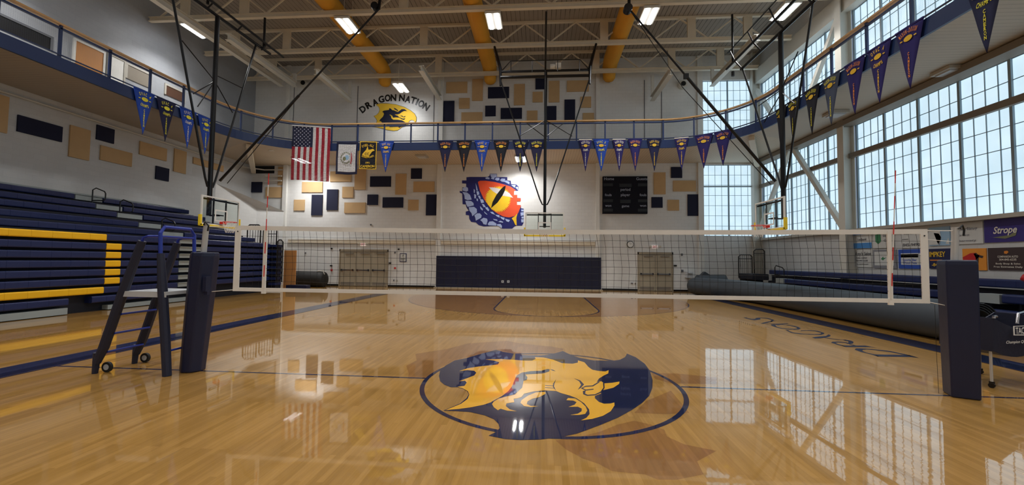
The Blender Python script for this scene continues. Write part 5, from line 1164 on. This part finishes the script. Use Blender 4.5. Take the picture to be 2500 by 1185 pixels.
o = thing('referee_stand', 'blue padded referee ladder stand behind the left net post', 'referee stand', (-6, 0, 0))
for y in (-.30, .27):
    m = MB(); pts = [(-6.60, y, .16), (-6.50, y, .38), (-6.24, y, 1.2), (-5.99, y, 1.93)]; m.tube(pts, [.05, .062, .062, .05], 10); m.tube([(-6.62, y, 0.0), (-6.60, y, .3)], [.035, .045], 8); m.build('ladder_rail', 'pad_dark', o)
    m = MB(); m.tube([(-6.01, y, 1.88), (-5.97, y, 1.98), (-5.9, y, 2.0), (-5.72, y, 2.0)], .02, 8); m.build('grab_bar', 'ladder_blue', o)
    m = MB(); m.tube([(-5.50, y, 0), (-5.56, y, .6), (-5.63, y, 1.2), (-5.69, y, 1.75)], [.055, .06, .06, .045], 10); m.build('front_leg', 'pad_dark', o)
    m = MB(); yy = y+.07; m.tube([(-6.53, yy, .075), (-6.53, yy+.035, .075)], .075, 18); w1 = m.build('wheel', 'rubber', o)
    m = MB(); m.tube([(-6.53, yy-.004, .075), (-6.53, yy+.04, .075)], .042, 14); m.build('wheel_hub', 'platform', w1)
m = MB(); m.tube([(-5.69, -.30, 1.7), (-5.71, -.30, 2.05), (-5.71, -.24, 2.14), (-5.71, .2, 2.14), (-5.71, .27, 2.05), (-5.69, .27, 1.7)], .025, 10); m.tube([(-5.7, -.3, 2.0), (-5.7, .27, 2.0)], .016, 8); m.build('arched_rail', 'ladder_blue', o)
for x, z in ((-6.55, .31), (-6.455, .58), (-6.36, .86)):
    m = MB(); m.tube([(x+.08, -.28, z), (x+.08, .25, z)], .016, 8); m.build('rung', 'ladder_blue', o)
m = MB(); m.tube([(-5.52, -.28, .35), (-5.52, .25, .35)], .016, 8); m.build('leg_brace', 'ladder_blue', o)
m = MB(); m.box(-6.22, -5.55, -.32, .29, 1.15, 1.20); m.box(-6.22, -5.55, -.33, -.32, 1.12, 1.20); m.build('standing_platform', 'platform', o)
for sx in (-.1, .1): pass

# ------------------------------------------------------------------ ball cart at the right edge
o = thing('ball_cart', 'dark fabric ball cart on thin casters at the right edge', 'cart', (6.5, .6, 0))
a = Vector((6.13, .43, 0)); b = Vector((7.15, .95, 0)); d = (b-a).normalized(); nrm = Vector((-d.y, d.x, 0))
def cp(t, s, z): p = a+d*t+nrm*s; return (p.x, p.y, z)
for t, s in ((0, 0), (.72, -.22), (.12, .42), (.9, .4)):
    m = MB(); m.tube([cp(t, s, .07), cp(t, s, .62)], .016, 8); lg = m.build('leg', 'pole_silver', o)
    m = MB(); p = Vector(cp(t, s, .035)); m.tube([p-d*.015, p+d*.015], .035, 12); m.box(p.x-.02, p.x+.02, p.y-.02, p.y+.02, .06, .09); m.build('caster', 'black', lg)
m = MB(); n = 10; top, bot = [], []
for i in range(n+1):
    t = -.05+1.15*i/n; k = i/n; zt_ = .98-.16*math.sin(PI*k)
    zb_ = .52-.1*math.sin(PI*min(1, k*1.2)); top.append(cp(t, -.06-.2*k, zt_)); bot.append(cp(t, -.04-.2*k, zb_))
for i in range(n): m.quad(bot[i], bot[i+1], top[i+1], top[i])
back = [Vector(p)+nrm*.55 for p in top]; backb = [Vector(p)+nrm*.55 for p in bot]
for i in range(n): m.quad(backb[i+1], backb[i], back[i], back[i+1])
m.quad(bot[0], top[0], back[0], backb[0]); m.quad(bot[n], backb[n], back[n], top[n])
for i in range(n): m.quad(bot[i], backb[i], backb[i+1], bot[i+1])
c = m.build('fabric_bin', 'pad_dark', o); c.modifiers.new('s', 'SOLIDIFY').thickness = .012
td = (Vector(top[n])-Vector(top[0])).normalized(); td = Vector((td.x, td.y, 0)).normalized(); nn = Vector((td.y, -td.x, 0))
m = MB(); P0 = Vector(cp(.30, -.13, .74))+nn*.025
m.text('TACHIKARA', P0+V(0, 0, .02), td, V(0, 0, 1), .09, w=.5, bold=.02, align='l')
q0 = P0-td*.05; m.poly([q0+V(0, 0, .13), q0+td*.62+V(0, 0, .13), q0+td*.62+V(0, 0, .12), q0+td*.03+V(0, 0, .12), q0+td*.03+V(0, 0, .01), q0+td*.6+V(0, 0, .0), q0+td*.6+V(0, 0, -.02), q0+td*.0+V(0, 0, 0)])
m.text('Champion Quality', P0-td*.2+V(0, 0, -.11), td, V(0, 0, 1), .04, w=.5, bold=.01, shear=.3, align='l')
m.build('lettering', 'net_white', o)
m = MB(); m.tube([cp(-.05, -.06, .98), cp(-.05, -.06, 1.0), cp(0.02, -.06, 1.0)], .02, 8); m.tube([cp(.55, -.1, .88), cp(.6, -.1, 1.02), cp(.85, -.1, 1.04), cp(1.0, -.1, .95)], .018, 8); m.build('top_frame', 'chrome', o)

p = at(2499, 702, X=11.6); m = MB(); m.tube([(11.6, p.y-.5, 1.0+.38), (11.6, p.y-.45, 1.42), (11.6, p.y-.05, 1.42), (11.6, p.y+.03, 1.38)], [.05, .1, .1, .04], 12); tag(m.build('red_bundle', 'red_paint', smooth=True), 'small bright red bundle on the low bleacher at the right edge', 'bundle')
